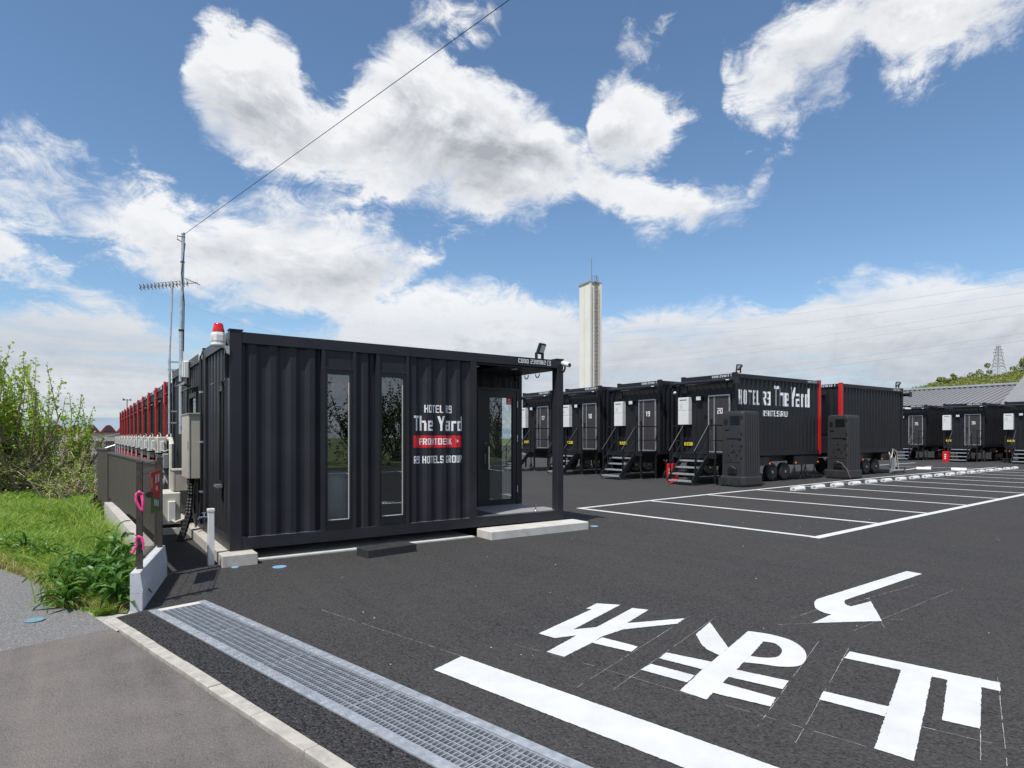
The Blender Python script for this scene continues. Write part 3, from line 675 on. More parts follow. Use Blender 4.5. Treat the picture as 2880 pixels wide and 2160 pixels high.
# porch
MB().box(3.664, 3.78, .004, .14, .309, 2.889).build('porch_post', P_, of)
MB().box(3.70, 3.776, .14, 1.30, .309, 2.889).build('wall_panel', P_, of)
MB().box(3.70, LX - .004, .082, 1.44, .285, .318).build('porch_floor', 'porch floor', of)
MB().box(3.70, LX - .075, .074, 1.32, 2.86, 2.888).build('porch_ceiling', 'frame black', of)
for x, y in ((3.95, .30), (4.75, .30)):
    MB().lathe([(.06, 0), (.06, .012), (.045, .013)], (x, y, 2.847), 'z', 16).build('downlight', 'white plastic', of)
DW = 1.30
FD = lambda u, d, z: (u, DW + .02 + d, z)
corr(MB(), 3.78, 5.55, 2.60, 2.87, FD).build('wall_panel', P_, of)
MB().box(5.55, LX - .003, DW, DW + .12, .318, 2.87).build('porch_post', P_, of)
MB().box(3.78, 5.55, DW - .01, DW + .08, 2.545, 2.60).box(5.495, 5.55, DW - .01, DW + .08, .318, 2.545).box(3.78, 3.84, DW - .01, DW + .08, .318, 2.545).box(4.585, 4.625, DW - .01, DW + .08, .318, 2.545).build('door_frame', 'frame black', of)
sl = MB().box(3.84, 3.91, DW + .01, DW + .06, .318, 2.54).box(4.52, 4.585, DW + .01, DW + .06, .318, 2.54).box(3.91, 4.52, DW + .01, DW + .06, 2.42, 2.54).box(3.91, 4.52, DW + .01, DW + .06, .318, .43).build('side_light', 'frame black', of)
MB().box(3.905, 4.525, DW + .032, DW + .038, .425, 2.425).build('pane', 'window glass', sl)
dl = MB().box(4.625, 4.865, DW, DW + .06, .325, 2.54).box(5.405, 5.492, DW, DW + .06, .325, 2.54).box(4.865, 5.405, DW, DW + .06, 2.41, 2.54).box(4.865, 5.405, DW, DW + .06, .325, .43).build('door', 'frame black', of, label='black framed glass entrance door of the office')
MB().box(4.86, 5.41, DW + .026, DW + .032, .425, 2.415).build('pane', 'window glass', dl)
MB().tube([(4.80, DW - .07, 1.02), (4.80, DW - .07, 1.46)], .016, 8).box(4.788, 4.812, DW - .07, DW, 1.07, 1.10).box(4.788, 4.812, DW - .07, DW, 1.38, 1.41).box(4.74, 4.77, DW - .02, DW, 1.13, 1.33).build('handle', 'chrome', dl)
MB().lathe([(.02, 0), (.018, -.012)], (4.775, DW, 1.53), 'y', 12).build('lock', 'chrome', dl)
for z in (2.22, 1.55, .55): MB().box(5.495, 5.512, DW - .022, DW - .010, z, z + .13).build('hinge', 'aluminium', dl)
stk = MB().box(5.265, 5.392, DW + .018, DW + .0245, 2.28, 2.41).build('warning_sticker', 'red band', dl)
MB().loft([[(5.30, y, 2.355), (5.345, y, 2.378), (5.338, y, 2.398), (5.296, y, 2.376)] for y in (DW + .0172, DW + .0178)]).box(5.335, 5.36, DW + .0172, DW + .0178, 2.345, 2.358).box(5.285, 5.372, DW + .0172, DW + .0178, 2.318, 2.326).box(5.285, 5.372, DW + .0172, DW + .0178, 2.302, 2.309).build('camera_symbol', 'white vinyl', of)
# lettering on the corrugation
lettering('HOTEL R9', 2.845, 3.345, 2.030, 2.152, FR, of, bold=.02, corrug=True)
lettering('The Yard', 2.655, 3.53, 1.742, 1.978, FR, of, bold=.035, corrug=True)
def corr_band(u0, u1, z0, z1, proud, mt, fn=FR):
    mb = MB(); us = breaks(u0, u1)
    for a, b in zip(us, us[1:]):
        mb.poly([fn(a, prof(a) - proud, z0), fn(b, prof(b) - proud, z0), fn(b, prof(b) - proud, z1), fn(a, prof(a) - proud, z1)])
    return mb.build('sign_band', mt, of)
corr_band(2.645, 3.53, 1.476, 1.668, .002, 'red band')
lettering('FRONTDESK', 2.765, 3.345, 1.522, 1.622, FR, of, bold=.035, corrug=True, proud=.004)
tri = MB().poly([FR(3.40, prof(3.40) - .0045, 1.618), FR(3.40, prof(3.40) - .0045, 1.538), FR(3.455, prof(3.455) - .0045, 1.578)]); tri.build('arrow_symbol', 'white vinyl', of)
lettering('R9 HOTELS GROUP', 2.655, 3.53, 1.228, 1.345, FR, of, bold=.035, corrug=True)
RAIL = lambda u, d, z: (u, .002 + d, z)
lettering('CODQ 230982', 4.62, 5.22, 2.925, 3.005, RAIL, of, bold=.01)
lettering('1', 5.285, 5.305, 2.935, 2.998, RAIL, of, bold=.012)
MB().box(5.255, 5.262, -.001, .0015, 2.922, 3.010).box(5.328, 5.335, -.001, .0015, 2.922, 3.010).box(5.262, 5.328, -.001, .0015, 3.003, 3.010).box(5.262, 5.328, -.001, .0015, 2.922, 2.929).build('code_box', 'white vinyl', of)
lettering('CODQ 230982', .62, .22, 2.92, 3.0, lambda u, d, z: (.002 + d, u, z), of, bold=.01)
# slim window in the left wall
sw = MB().box(.01, .10, .595, .63, .98, 2.36).box(.01, .10, .83, .865, .98, 2.36).box(.012, .10, .63, .83, 2.29, 2.36).box(.012, .10, .63, .83, .98, 1.03).build('window', 'frame black', of, label='narrow side window with a small metal hood')
MB().box(.05, .056, .63, .83, 1.03, 2.29).build('pane', 'window glass', sw)
MB().loft([[(-.10, .57, 2.385), (.035, .57, 2.43), (.035, .57, 2.437), (-.10, .57, 2.392)], [(-.10, .88, 2.385), (.035, .88, 2.43), (.035, .88, 2.437), (-.10, .88, 2.392)]]).build('hood', 'grey steel', sw)
MB().box(-.06, .012, .60, .86, .94, .978).build('sill', 'grey steel', sw)
MB().cbox(-.045, .0, .10, .15, 2.43, 2.75, .006).build('cable_box', 'cable black', of)
MB().tube([(-.02, .12, 2.95), (-.022, .115, 2.75)], .008, 6).build('conduit', 'cable black', of)

# things fixed to the office --------------------------------------------
sr = thing('siren_light', 'red warning beacon on a white siren box at the office corner', 'warning light', (-.13, .03, 2.75))
MB().loft([[(r * math.cos(j * math.pi / 4 + .39), r * math.sin(j * math.pi / 4 + .39), z) for j in range(8)] for r, z in ((.080, .125), (.094, .14), (.098, .215), (.090, .245), (.076, .252))]).build('siren_body', 'white plastic', sr)
MB().lathe([(.073, .253), (.074, .265), (.056, .362), (.050, .372), (.02, .376)], (0, 0, 0), 'z', 20).build('red_dome', 'red lens', sr, True)
MB().lathe([(.074, .075), (.088, .09), (.084, .124)], (0, 0, 0), 'z', 16).build('siren_foot', 'white plastic', sr)
MB().loft([[(x_, -.028, z0), (x_, .028, z0), (x_, .028, z0 + h_), (x_, -.028, z0 + h_)] for x_, z0, h_ in ((.03, .070, .030), (.085, .055, .035), (.105, -.01, .095), (.129, -.02, .11))]).build('wall_bracket', 'white plastic', sr)
MB().lathe([(.052, -.085), (.030, -.05), (.028, -.045)], (0, 0, .18), 'x', 12).build('horn', 'white plastic', sr)
def flood_light(loc, label, rz, heads):
    f = thing('flood_light', label, 'flood light', loc, rz, 'flood lights on the container roofs')
    MB().box(-.10, .10, -.03, .03, 0, .008).box(-.10, -.092, -.03, .03, .008, .12).box(.092, .10, -.03, .03, .008, .12).build('bracket', 'frame black', f)
    for ax, tilt in heads:
        Mx = Matrix.Translation((0, 0, .10)) @ Matrix.Rotation(R(ax), 4, 'Z') @ Matrix.Rotation(R(tilt), 4, 'X')
        fn = lambda x, y, z: tuple(Mx @ Vector((x, y, z)))
        hd = MB().cbox(-.09, .09, -.03, .03, 0, .20, .012).map(fn).build('lamp_head', 'frame black', f)
        MB().box(-.065, .065, -.034, -.031, .04, .17).map(fn).build('lens', 'lamp glass', hd)
        MB().loft([[(-.02 + .01 * k, .03, z), (-.015 + .01 * k, .03, z), (-.015 + .01 * k, .045, z), (-.02 + .01 * k, .045, z)] for k in (0,) for z in (.03, .17)]).map(fn).build('fin', 'frame black', hd)
    return f
flood_light((5.17, .12, ZT), 'twin-joint black flood light on the office roof above the code lettering', R(18), [(0, 22)])
MB_ = MB()
sc_ = thing('security_camera', 'white bullet security camera on the porch corner post of the office', 'camera', (5.60, -.02, 2.98))
MB().lathe([(.04, -.16), (.047, -.15), (.047, .0), (.038, .005)], (0, 0, 0), 'y', 16).map(lambda x, y, z: (x + .35 * -y * 0.4, y, z + y * .25)).build('body', 'white plastic', sc_, True)
MB().lathe([(.034, -.164), (.034, -.158)], (0, 0, 0), 'y', 16).map(lambda x, y, z: (x - y * .14, y, z + y * .25)).build('lens', 'frame black', sc_)
MB().tube([(0, -.05, -.03), (0, -.06, -.10), (.005, -.02, -.15), (0, .02, -.13)], .018, 7).build('mount_arm', 'frame black', sc_)
hk = thing('cable_loops', 'black cable loops hanging under the porch roof edge of the office', 'cable', (5.45, .9, 2.85))
for y in (-.35, .0, .35): MB().tube([(0, y + .06 * math.cos(a), -.02 - .07 * math.sin(a)) for a in np.linspace(0, math.pi, 8)], .010, 6).build('loop', 'cable black', hk)
# white rounded counter behind the first window
ct = thing('reception_counter', 'white rounded counter inside the office behind the first window', 'counter', (1.56, .42, .32))
MB().loft([[(r * math.cos(a) * .36, r * math.sin(a) * .27, z) for a in np.linspace(0, 2 * math.pi, 24, endpoint=False)] for r, z in ((1, 0), (1, .62), (.97, .70), (.86, .77), (.6, .81), (.2, .825))]).build('counter_body', 'white plastic', ct, True)
# foundation, step and mats ---------------------------------------------
fb = thing('foundation', 'concrete foundation blocks and slab under the office container', 'foundation')
MB().cbox(-.138, .283, -.30, .11, -.05, .145, .006).build('corner_block', 'concrete', fb)
MB().cbox(-.13, .12, .125, 6.4, -.05, .142, .006).build('side_beam', 'concrete', fb)
MB().box(.285, 3.70, -.075, 1.9, -.02, .018).build('floor_slab', 'pale concrete', fb)
MB().box(.14, 5.6, 1.92, 2.1, -.05, .14).box(5.2, 5.6, .35, 1.9, -.05, .14).build('rear_beam', 'concrete', fb)
MB().box(.0, .17, -.02, .15, .1455, .150).build('bearing_plate', 'rust', fb)
st = MB().cbox(3.77, 5.835, -.46, -.012, -.03, .135, .012).build('concrete_step', 'pale concrete'); tag(st, 'long pale concrete step in front of the office porch', 'step')
bs_ = MB().loft([[(1.60, -.77, 0), (2.36, -.665, 0), (2.31, -.35, 0), (1.55, -.455, 0)], [(1.60, -.77, .105), (2.36, -.665, .105), (2.31, -.35, .105), (1.55, -.455, .105)], [(1.61, -.755, .115), (2.345, -.655, .115), (2.30, -.365, .115), (1.565, -.46, .115)]]).build('rubber_ramp', 'dark rubber'); tag(bs_, 'black rubber block lying on the asphalt before the office wall', 'block')
pin = thing('door_stop', 'small steel door stop post standing on the porch floor', 'door stop', (5.13, .18, .318))
MB().lathe([(.018, 0), (.012, .01), (.012, .07), (.026, .075), (.026, .095), (.015, .10)], (0, 0, 0), 'z', 12).build('stop_post', 'chrome', pin)
# water tap post
tp = thing('water_tap_post', 'white square standpipe post with a chrome tap by the office corner', 'tap post', (-.225, .0, 0))
MB().cbox(-.037, .037, -.037, .037, -.02, .70, .004).build('post', 'white plastic', tp)
MB().cbox(-.043, .043, -.043, .043, .69, .725, .006).build('cap', 'white plastic', tp)
MB().tube([(-.037, 0, .62), (-.10, 0, .62), (-.14, 0, .615), (-.155, 0, .595)], .012, 8).tube([(-.08, 0, .62), (-.08, 0, .67)], .008, 6).tube([(-.105, 0, .672), (-.055, 0, .672)], .008, 6).build('tap', 'chrome', tp)

# ================================================================== two plain units behind the office (left wall in view)
def side_unit(y0, y1, label, x1=5.6):
    c = thing('container_unit', label, 'container', (0, y0, 0)); W = y1 - y0
    for y in (0, W - .11):
        MB().cbox(0, .12, y, y + .11, ZB, ZT + .012, .006).box(-.006, .13, y - .004, y + .114, ZT + .012, ZT + .03).build('corner_post', P_, c)
    MB().box(.003, .07, .112, W - .112, 2.89, ZT).build('top_rail', P_, c)
    MB().box(.003, .08, .112, W - .112, ZB + .004, .308).build('bottom_rail', P_, c)
    MB().box(.072, x1, .0, W, ZT - .06, ZT - .02).build('roof', P_, c)
    MB().box(x1 - .05, x1, .0, W, ZB, ZT - .06).build('end_wall', P_, c)
    return c, W
u2, W2 = side_unit(2.16, 4.28, 'black container with a shaded window and beige cabinet behind the office')
corr(MB(), .11, .85, .30, 2.90, SD).build('wall_panel', P_, u2); corr(MB(), 1.75, W2 - .11, .30, 2.90, SD).build('wall_panel', P_, u2)
corr(MB(), .85, 1.75, 2.42, 2.90, SD).build('wall_panel', P_, u2); corr(MB(), .85, 1.75, .30, 1.5, SD).build('wall_panel', P_, u2)
wn = MB().box(.005, .10, .85, .90, 1.5, 2.42).box(.005, .10, 1.70, 1.75, 1.5, 2.42).box(.007, .10, .90, 1.70, 2.34, 2.42).box(.007, .10, .90, 1.70, 1.5, 1.56).build('window', 'frame black', u2)
MB().box(.04, .046, .90, 1.70, 1.56, 2.34).build('pane', 'window glass', wn)
MB().loft([[(-.13, .80, 2.46), (.035, .80, 2.52), (.035, .80, 2.53), (-.13, .80, 2.47)], [(-.13, 1.8, 2.46), (.035, 1.8, 2.52), (.035, 1.8, 2.53), (-.13, 1.8, 2.47)]]).build('hood', 'grey steel', wn)
MB().box(-.012, .003, .16, .42, 2.905, 3.02).build('code_plate', 'white vinyl', u2)
MB().tube([(-.02, .09, .25), (-.022, .09, 2.7), (-.03, .11, 2.95), (.02, .12, 3.05)], .016, 6).tube([(-.02, .135, .25), (-.022, .135, 2.65), (-.03, .16, 2.92)], .014, 6).build('conduit', 'cable black', u2)
for z in (.75, 1.55, 2.35): MB().box(-.04, .0, .06, .17, z, z + .03).build('clip', 'galvanised', u2)
u3, W3 = side_unit(4.31, 6.45, 'third black container with the galvanised mast on its wall')
corr(MB(), .11, W3 - .11, .30, 2.90, SD).build('wall_panel', P_, u3)
lamp = thing('wall_lamp', 'black shaded lamp sticking out from the container by the mast', 'lamp', (-.02, 3.55, 2.55))
MB().tube([(.02, 0, .0), (-.10, 0, .02)], .02, 7).build('arm', 'frame black', lamp)
MB().loft([[(-.24, -.07, -.02), (-.10, -.09, .02), (-.10, .09, .02), (-.24, .07, -.02)], [(-.22, -.05, .06), (-.09, -.06, .08), (-.09, .06, .08), (-.22, .05, .06)]]).build('shade', 'frame black', lamp)
jb = thing('junction_box', 'pale grey junction box on the top rail behind the mast', 'box', (-.10, 3.75, 2.72)); MB().cbox(0, .10, 0, .25, 0, .30, .02).build('box_body', 'white plastic', jb); MB().cbox(-.008, 0, .01, .24, .01, .29, .004).build('lid', 'white plastic', jb)
cb = thing('control_cabinet', 'tall beige steel cabinet on the second container wall', 'cabinet', (-.19, 2.30, .98))
MB().box(.015, .16, .01, .84, 0, 1.03).build('cabinet_body', 'beige steel', cb); MB().box(-.005, .012, .0, .85, .0, 1.03).build('door', 'beige steel', cb); MB().loft([[(-.02, -.015, 1.032), (.17, -.015, 1.032), (.17, .86, 1.032), (-.02, .86, 1.032)], [(-.02, -.015, 1.045), (.17, -.015, 1.06), (.17, .86, 1.06), (-.02, .86, 1.045)]]).build('rain_hood', 'beige steel', cb); MB().box(-.012, -.006, .05, .08, .45, .6).build('handle', 'grey steel', cb)
sb = thing('meter_box', 'small beige box below the tall cabinet on the container wall', 'box', (-.30, 3.25, .72))
MB().box(.012, .20, .005, .55, 0, .34).build('box_body', 'beige steel', sb); MB().box(-.008, .010, 0, .56, 0, .34).build('door', 'beige steel', sb); MB().box(-.02, .21, -.01, .57, .342, .362).build('rain_hood', 'beige steel', sb)
def outdoor_unit(loc, label, rz=0, group='air conditioner outdoor units', legs=True, shared={}):
    o = thing('outdoor_unit', label, 'air conditioner', loc, rz, group)
    if not shared:
        shared['casing'] = MB().cbox(0, .30, 0, .78, .06, .60, .02).mesh('casing', 'pale unit')
        shared['fan_grille'] = MB().lathe([(.22, -.012), (.22, 0.0)], (0, .30, .33), 'x', 20).mesh('fan_grille', 'grey steel')
        shared['valve_cover'] = MB().cbox(.10, .22, -.055, 0, .12, .46, .015).mesh('valve_cover', 'white plastic')
        shared['foot'] = MB().box(.02, .28, .08, .16, 0, .06).box(.02, .28, .62, .70, 0, .06).mesh('foot', 'dark rubber')
        shared['pipe'] = MB().tube([(.16, -.03, .14), (.20, -.09, .10), (.36, -.08, .16), (.42, -.02, .45), (.42, .05, .72)], .022, 6).mesh('pipe', 'hose white')
    for k, me in shared.items(): place(me, k, o)
    return o
outdoor_unit((-.50, 3.20, .10), 'near outdoor unit on a concrete pad beside the mesh fence', group=None)
pd = MB().box(-.56, -.13, 3.1, 4.1, -.03, .098).build('unit_pad', 'pale concrete'); tag(pd, 'low concrete pad carrying the near outdoor unit', 'pad')
gs = thing('gas_bottle', 'grey gas bottle between the fence and the container', 'gas bottle', (-.42, 4.9, 0)); MB().lathe([(.17, 0), (.18, .05), (.18, .72), (.15, .83), (.06, .88), (.05, .95)], (0, 0, 0), 'z', 18).build('cylinder', 'gas bottle', gs, True); MB().lathe([(.07, .95), (.07, 1.0)], (0, 0, 0), 'z', 10).build('valve', 'grey steel', gs)
ho = thing('cable_hoses', 'bundle of black corrugated hoses running down from the beige cabinet', 'hose', (-.14, 2.45, 0))
for k, (dy, xx) in enumerate(((0, -.02), (.06, -.05), (.12, -.03), (.2, .03))):
    path = [(xx + .03, dy, .99), (xx + .02, dy - .05, .7), (xx - .02, dy - .15, .4), (xx - .14, dy - .25, .05), (xx - .2, dy - .25, -.02)]
    fine = [Vector(path[i]).lerp(Vector(path[i + 1]), f) for i in range(4) for f in np.linspace(0, 1, 12, endpoint=False)]
    MB().tube(fine, [.028 if i % 2 else .022 for i in range(len(fine))], 7).build('hose', 'cable black', ho)
MB().tube([(.04, -.1, .95), (.0, -.2, .5), (.02, -.35, .22), (.06, -.25, .3), (.07, -.18, .9)], .014, 6).build('loop_cable', 'cable black', ho)
pp = thing('pipe_stack', 'cream insulated pipes and valves on the third container wall', 'pipes', (-.10, 5.6, 0))
MB().tube([(0, 0, .1), (0, 0, 1.5), (.0, .1, 1.6), (0, .45, 1.6)], .045, 8).tube([(-.03, .5, .3), (-.03, .5, 1.2)], .06, 8).build('pipe', 'hose white', pp)
MB().cbox(-.12, .02, .35, .6, .9, 1.25, .02).cbox(-.13, -.02, .2, .4, 1.0, 1.3, .02).build('valve_box', 'pvc grey', pp)

# mast and aerial -------------------------------------------------------
ms = thing('service_mast', 'tall galvanised mast on the container wall holding the overhead cable', 'mast', (-.12, 3.9, 1.70))
MB().tube([(0, 0, 0), (0, 0, 1.9)], .035, 10).tube([(0, 0, 1.85), (.03, -.06, 3.62)], .029, 10).lathe([(.034, 0), (.034, .02), (.018, .04)], (.03, -.06, 3.61), 'z', 10).build('mast_pole', 'galvanised', ms)
MB().box(-.02, .12, -.05, .05, .12, .16).box(-.02, .12, -.05, .05, 1.02, 1.06).build('bracket', 'galvanised', ms)
MB().lathe([(.042, 0), (.042, .035)], (0, 0, 1.86), 'z', 10).lathe([(.037, 0), (.037, .02)], (.02, -.04, 3.1), 'z', 10).build('band', 'cable black', ms)
MB().tube([(.04, 0, 1.5), (.05, -.02, 2.4), (.0, -.08, 2.9), (.06, -.06, 3.45), (-.07, -.08, 3.5), (-.07, -.08, 3.56), (.06, -.08, 3.56)], .009, 5).build('drop_cable', 'cable black', ms)
am = thing('aerial_mast', 'thin galvanised mast carrying a long television aerial', 'aerial', (-.10, 5.95, 1.70))
MB().tube([(0, 0, 0), (0, 0, 1.6)], .024, 8).tube([(0, 0, 1.55), (.06, 0, 3.18)], .018, 8).build('mast_pole', 'galvanised', am)
for z in (.30, .62, 1.78, 2.0): MB().box(-.03, .42, -.015, .015, z * .75, z * .75 + .03).build('bracket', 'galvanised', am)
ab = MB()
A0, A1 = Vector((-.52, 0, 3.00)), Vector((.53, 0, 3.24))
ab.bar(A0, A1, .016, .018); ab.bar(Vector((-.25, 0, 3.12)), Vector((.28, 0, 3.25)), .012, .012); ab.bar(Vector((.28, 0, 3.30)), Vector((.58, 0, 3.20)), .016, .02)
boom = ab.build('boom', 'aluminium', am)
for k in range(14):
    p = A0.lerp(A1, k / 16)
    MB().bar(p + Vector((-.022, -.06, -.05)), p + Vector((.022, .06, .05)), .01, .012).bar(p + Vector((-.022, -.06, .05)), p + Vector((.022, .06, -.05)), .01, .012).build('element', 'frame black', boom)
rd = MB()
for k in range(26):
    p = A0.lerp(A1, k / 25); h_ = .10 + .04 * math.sin(k)
    rd.bar(p - Vector((0, 0, h_)), p + Vector((0, 0, h_)), .003, .003)
rd.build('thin_rods', 'aluminium', boom)
P0 = Vector((-.09, 3.84, 5.30)); P1 = Vector((CAM.x, CAM.y, 0)) + Vector((*(FW * 6.2 + RT * (5 / 1742 * 6.2)), 0)); P1.z = 1.65 + (1228 + 10) / 1742 * 6.2
dv = (P1 - P0)
path = [P0 + dv * f - Vector((0, 0, .12 * math.sin(math.pi * min(1, f / 1.0)))) * 0 for f in np.linspace(0, 4.2, 40)]
oc = MB().tube(path, .0042, 5).build('overhead_cable', 'cable black'); tag(oc, 'single black overhead cable rising from the mast to upper right', 'cable')
gw = MB().tube([(-.04, 5.95, 4.5), (.9, .35, 3.05)], .0022, 4).build('guy_wire', 'cable grey'); tag(gw, 'thin guy wire running from the aerial mast to the office roof', 'wire')

# ================================================================== trailer rooms
TZB, TZT, TL, TW = 0.96, 3.85, 5.5, 2.36
def trailer(loc, rz, label, number, code, redend=True, full=True):
    c = thing('container_trailer', label, 'container', loc, rz, 'black container rooms on trailers')
    B = lambda *a: MB().box(*a)
    for x, y in ((0, 0), (0, TW - .12), (TL - .14, 0), (TL - .14, TW - .12)):
        q = B(x, x + .14, y, y + .12, TZB, TZT).box(x - .004, x + .144, y - .004, y + .124, TZT, TZT + .03)
        q.build('corner_post', 'red paint' if (redend and x > 1) else TR, c, label='bright red corner post' if (redend and x > 1) else None)
    for y in (.003, TW - .073):
        B(.142, TL - .142, y, y + .07, TZT - .15, TZT - .004).build('top_rail', TR, c)
        B(.142, TL - .142, y, y + .07, TZB + .004, TZB + .17).build('bottom_rail', TR, c)
    for x in (.003, TL - .073):
        B(x, x + .07, .122, TW - .122, TZT - .15, TZT - .004).build('top_rail', TR, c)
        B(x, x + .07, .122, TW - .122, TZB + .004, TZB + .15).build('bottom_rail', TR, c)
    corr(MB(), .14, TL - .14, TZB + .16, TZT - .14, lambda u, d, z: (u, .025 + d, z)).build('wall_panel', TR, c)
    corr(MB(), .14, TL - .14, TZB + .16, TZT - .14, lambda u, d, z: (u, TW - .025 - d, z)).build('wall_panel', TR, c)
    fl = lambda u, d, z: (.03 + d * .55, u, z)
    corr(MB(), .12, TW - .12, TZB + .14, TZT - .14, fl).build('wall_panel', TR, c)
    # rear end with curtained window
    rr = lambda u, d, z: (TL - .03 - d * .6, u, z)
    corr(MB(), .12, .62, TZB + .14, TZT - .14, rr).build('wall_panel', TR, c); corr(MB(), 1.74, TW - .12, TZB + .14, TZT - .14, rr).build('wall_panel', TR, c)
    corr(MB(), .62, 1.74, TZB + .14, 1.75, rr).build('wall_panel', TR, c); corr(MB(), .62, 1.74, 3.45, TZT - .14, rr).build('wall_panel', TR, c)
    x = TL
    rw = B(x - .10, x - .01, .62, .68, 1.75, 3.45).box(x - .10, x - .01, 1.68, 1.74, 1.75, 3.45).box(x - .10, x - .012, .68, 1.68, 3.38, 3.45).box(x - .10, x - .012, .68, 1.68, 1.75, 1.82).build('window', 'frame black', c)
    B(x - .05, x - .044, .68, 1.68, 1.82, 3.38).build('pane', 'window glass', rw)
    cu = MB(); us = np.linspace(.66, 1.70, 60)
    for a, b in zip(us, us[1:]): cu.poly([(x - .16 + .02 * math.sin(a * 60), a, 1.78), (x - .16 + .02 * math.sin(b * 60), b, 1.78), (x - .16 + .02 * math.sin(b * 60), b, 3.42), (x - .16 + .02 * math.sin(a * 60), a, 3.42)])
    cu.build('curtain', 'curtain', rw)
    B(.03, TL - .03, .03, TW - .03, TZT - .05, TZT - .02).build('roof', TR, c)
    B(.03, TL - .03, .03, TW - .03, TZB + .02, TZB + .06).build('underside', 'chassis black', c)
    # door and its fittings (door end faces local -x)
    dx = .028
    d = B(dx - .045, dx, .245, 1.075, 1.125, 3.09).build('door', 'door leaf', c)
    B(dx - .052, dx, .205, .245, 1.09, 3.13).box(dx - .052, dx, 1.075, 1.115, 1.09, 3.13).box(dx - .052, dx, .245, 1.075, 3.09, 3.13).box(dx - .052, dx, .245, 1.075, 1.09, 1.125).build('frame', 'aluminium', d)
    B(dx - .0485, dx - .0455, .83, .85, 1.13, 3.085).box(dx - .0485, dx - .0455, .872, .882, 1.13, 3.085).build('trim_strip', 'aluminium', d)
    B(dx - .075, dx - .0455, .94, 1.01, 2.06, 2.28).tube([(dx - .09, .93, 2.02), (dx - .09, 1.04, 2.02)], .012, 6).build('handle', 'frame black', d)
    for z in (1.35, 2.7): B(dx - .065, dx - .0525, .212, .235, z, z + .13).build('hinge', 'aluminium', d)
    lettering(number, .72, .50, 2.46, 2.66, lambda u, dd, z: (dx - .046 + dd, u, z), d, bold=.004, name='door_number')
    MB().lathe([(.012, 0), (.012, -.006)], (dx - .046, .60, 2.41), 'x', 8).build('peephole', 'chrome', d)
    wl = B(-.11, .03, 1.36, 1.52, 2.98, 3.11).build('wall_lamp', 'frame black', c)
    B(-.115, -.02, 1.375, 1.57, 2.975, 3.105).build('lamp_glass', 'lamp glass', wl)
    B(-.02, .03, 1.25, 1.29, 2.36, 2.44).build('bell_push', 'frame black', c)
    # awning cassette
    aw = MB().loft([[(-.20 + .12 * math.cos(a), y, 3.60 + .085 * math.sin(a)) for a in np.linspace(0, 2 * math.pi, 12, endpoint=False)] for y in (-.16, TW + .20)]).build('awning', 'awning', c)
    for y in (-.20, TW + .20): MB().cbox(-.34, -.05, y, y + .04, 3.48, 3.71, .03).build('end_cap', 'frame black', aw)
    B(-.3225, -.3205, .02, .16, 3.595, 3.622).build('maker_mark', 'white vinyl', aw)
    for y in (.3, TW - .3): B(-.10, .03, y, y + .05, 3.56, 3.66).build('bracket', 'frame black', aw)
    lettering('CODQ ' + code + ' 1', .96, .16, TZT - .115, TZT - .035, lambda u, dd, z: (.003 + dd, u, z), c, bold=.012, name='code_lettering')
    lettering('CODQ ' + code + ' 1', TL - .96, TL - .22, TZT - .115, TZT - .035, lambda u, dd, z: (u, .003 + dd, z), c, bold=.008, name='code_lettering')
    lettering('CODQ ' + code + ' 1', .96, .22, TZT - .115, TZT - .035, lambda u, dd, z: (u, TW - .003 - dd, z), c, bold=.008, name='code_lettering')
    lettering('CODQ ' + code + ' 1', TW - .95, TW - .14 - 1.25, TZT - .115, TZT - .035, lambda u, dd, z: (TL - .003 - dd, u, z), c, bold=.012, name='code_lettering') if False else lettering('CODQ ' + code + ' 1', 1.05, 2.10, TZT - .12, TZT - .03, lambda u, dd, z: (TL - .003 - dd, u, z), c, bold=.012, name='code_lettering')
    wb_ = B(-.003, .026, 1.83, 2.20, 1.32, 1.44).build('warning_label', 'yellow label', c)
    MB().box(-.0045, -.0032, 1.87, 2.15, 1.365, 1.395).build('print', 'rust', wb_)
    B(-.02, .03, 2.05, 2.30, 3.23, 3.48).build('vent_plate', 'frame black', c)
    # chassis
    for y in (.35, TW - .45): B(.1, TL - .1, y, y + .10, .72, .955).build('chassis_beam', 'chassis black', c)
    for y in (.02, TW - .32):
        B(1.1, 2.05, y, y + .30, .60, .90).build('side_locker', 'trailer paint', c); B(3.66, 5.3, y, y + .30, .58, .92).build('side_locker', 'trailer paint', c)
    B(.08, .16, .2, TW - .2, .60, .92).build('bumper', 'chassis black', c)
    for y in (.10, TW - .30):
        for xx in (2.36, 3.19):
            sgn = 1 if y > 1 else -1
            off = .2 if sgn > 0 else 0
            wh = MB().lathe([(.20, .01), (.30, 0), (.335, .03), (.335, .17), (.30, .20), (.20, .19)], (0, 0, 0), 'y', 24).build('wheel', 'tyre', c, True); wh.location = (xx, y, .345)
            MB().lathe([(.19, .03), (.17, .06), (.06, .08)] if sgn < 0 else [(.06, .12), (.17, .14), (.19, .17)], (0, 0, 0), 'y', 20).build('rim', 'dark rubber', wh)
            MB().lathe([(.055, -.01), (.06, .08)] if sgn < 0 else [(.06, .12), (.055, .21)], (0, 0, 0), 'y', 12).build('hub', 'chrome', wh)
    for xx in (.45, 4.3, 5.2):
        for y in (.12, TW - .12):
            MB().tube([(xx, y, .0), (xx, y, .74)], .022, 6).tube([(xx - .14, y, .01), (xx, y, .34), (xx + .14, y, .01)], .014, 5).tube([(xx, y - .14, .01), (xx, y, .34), (xx, y + .1, .01)], .014, 5).build('jack_stand', 'chassis black', c)
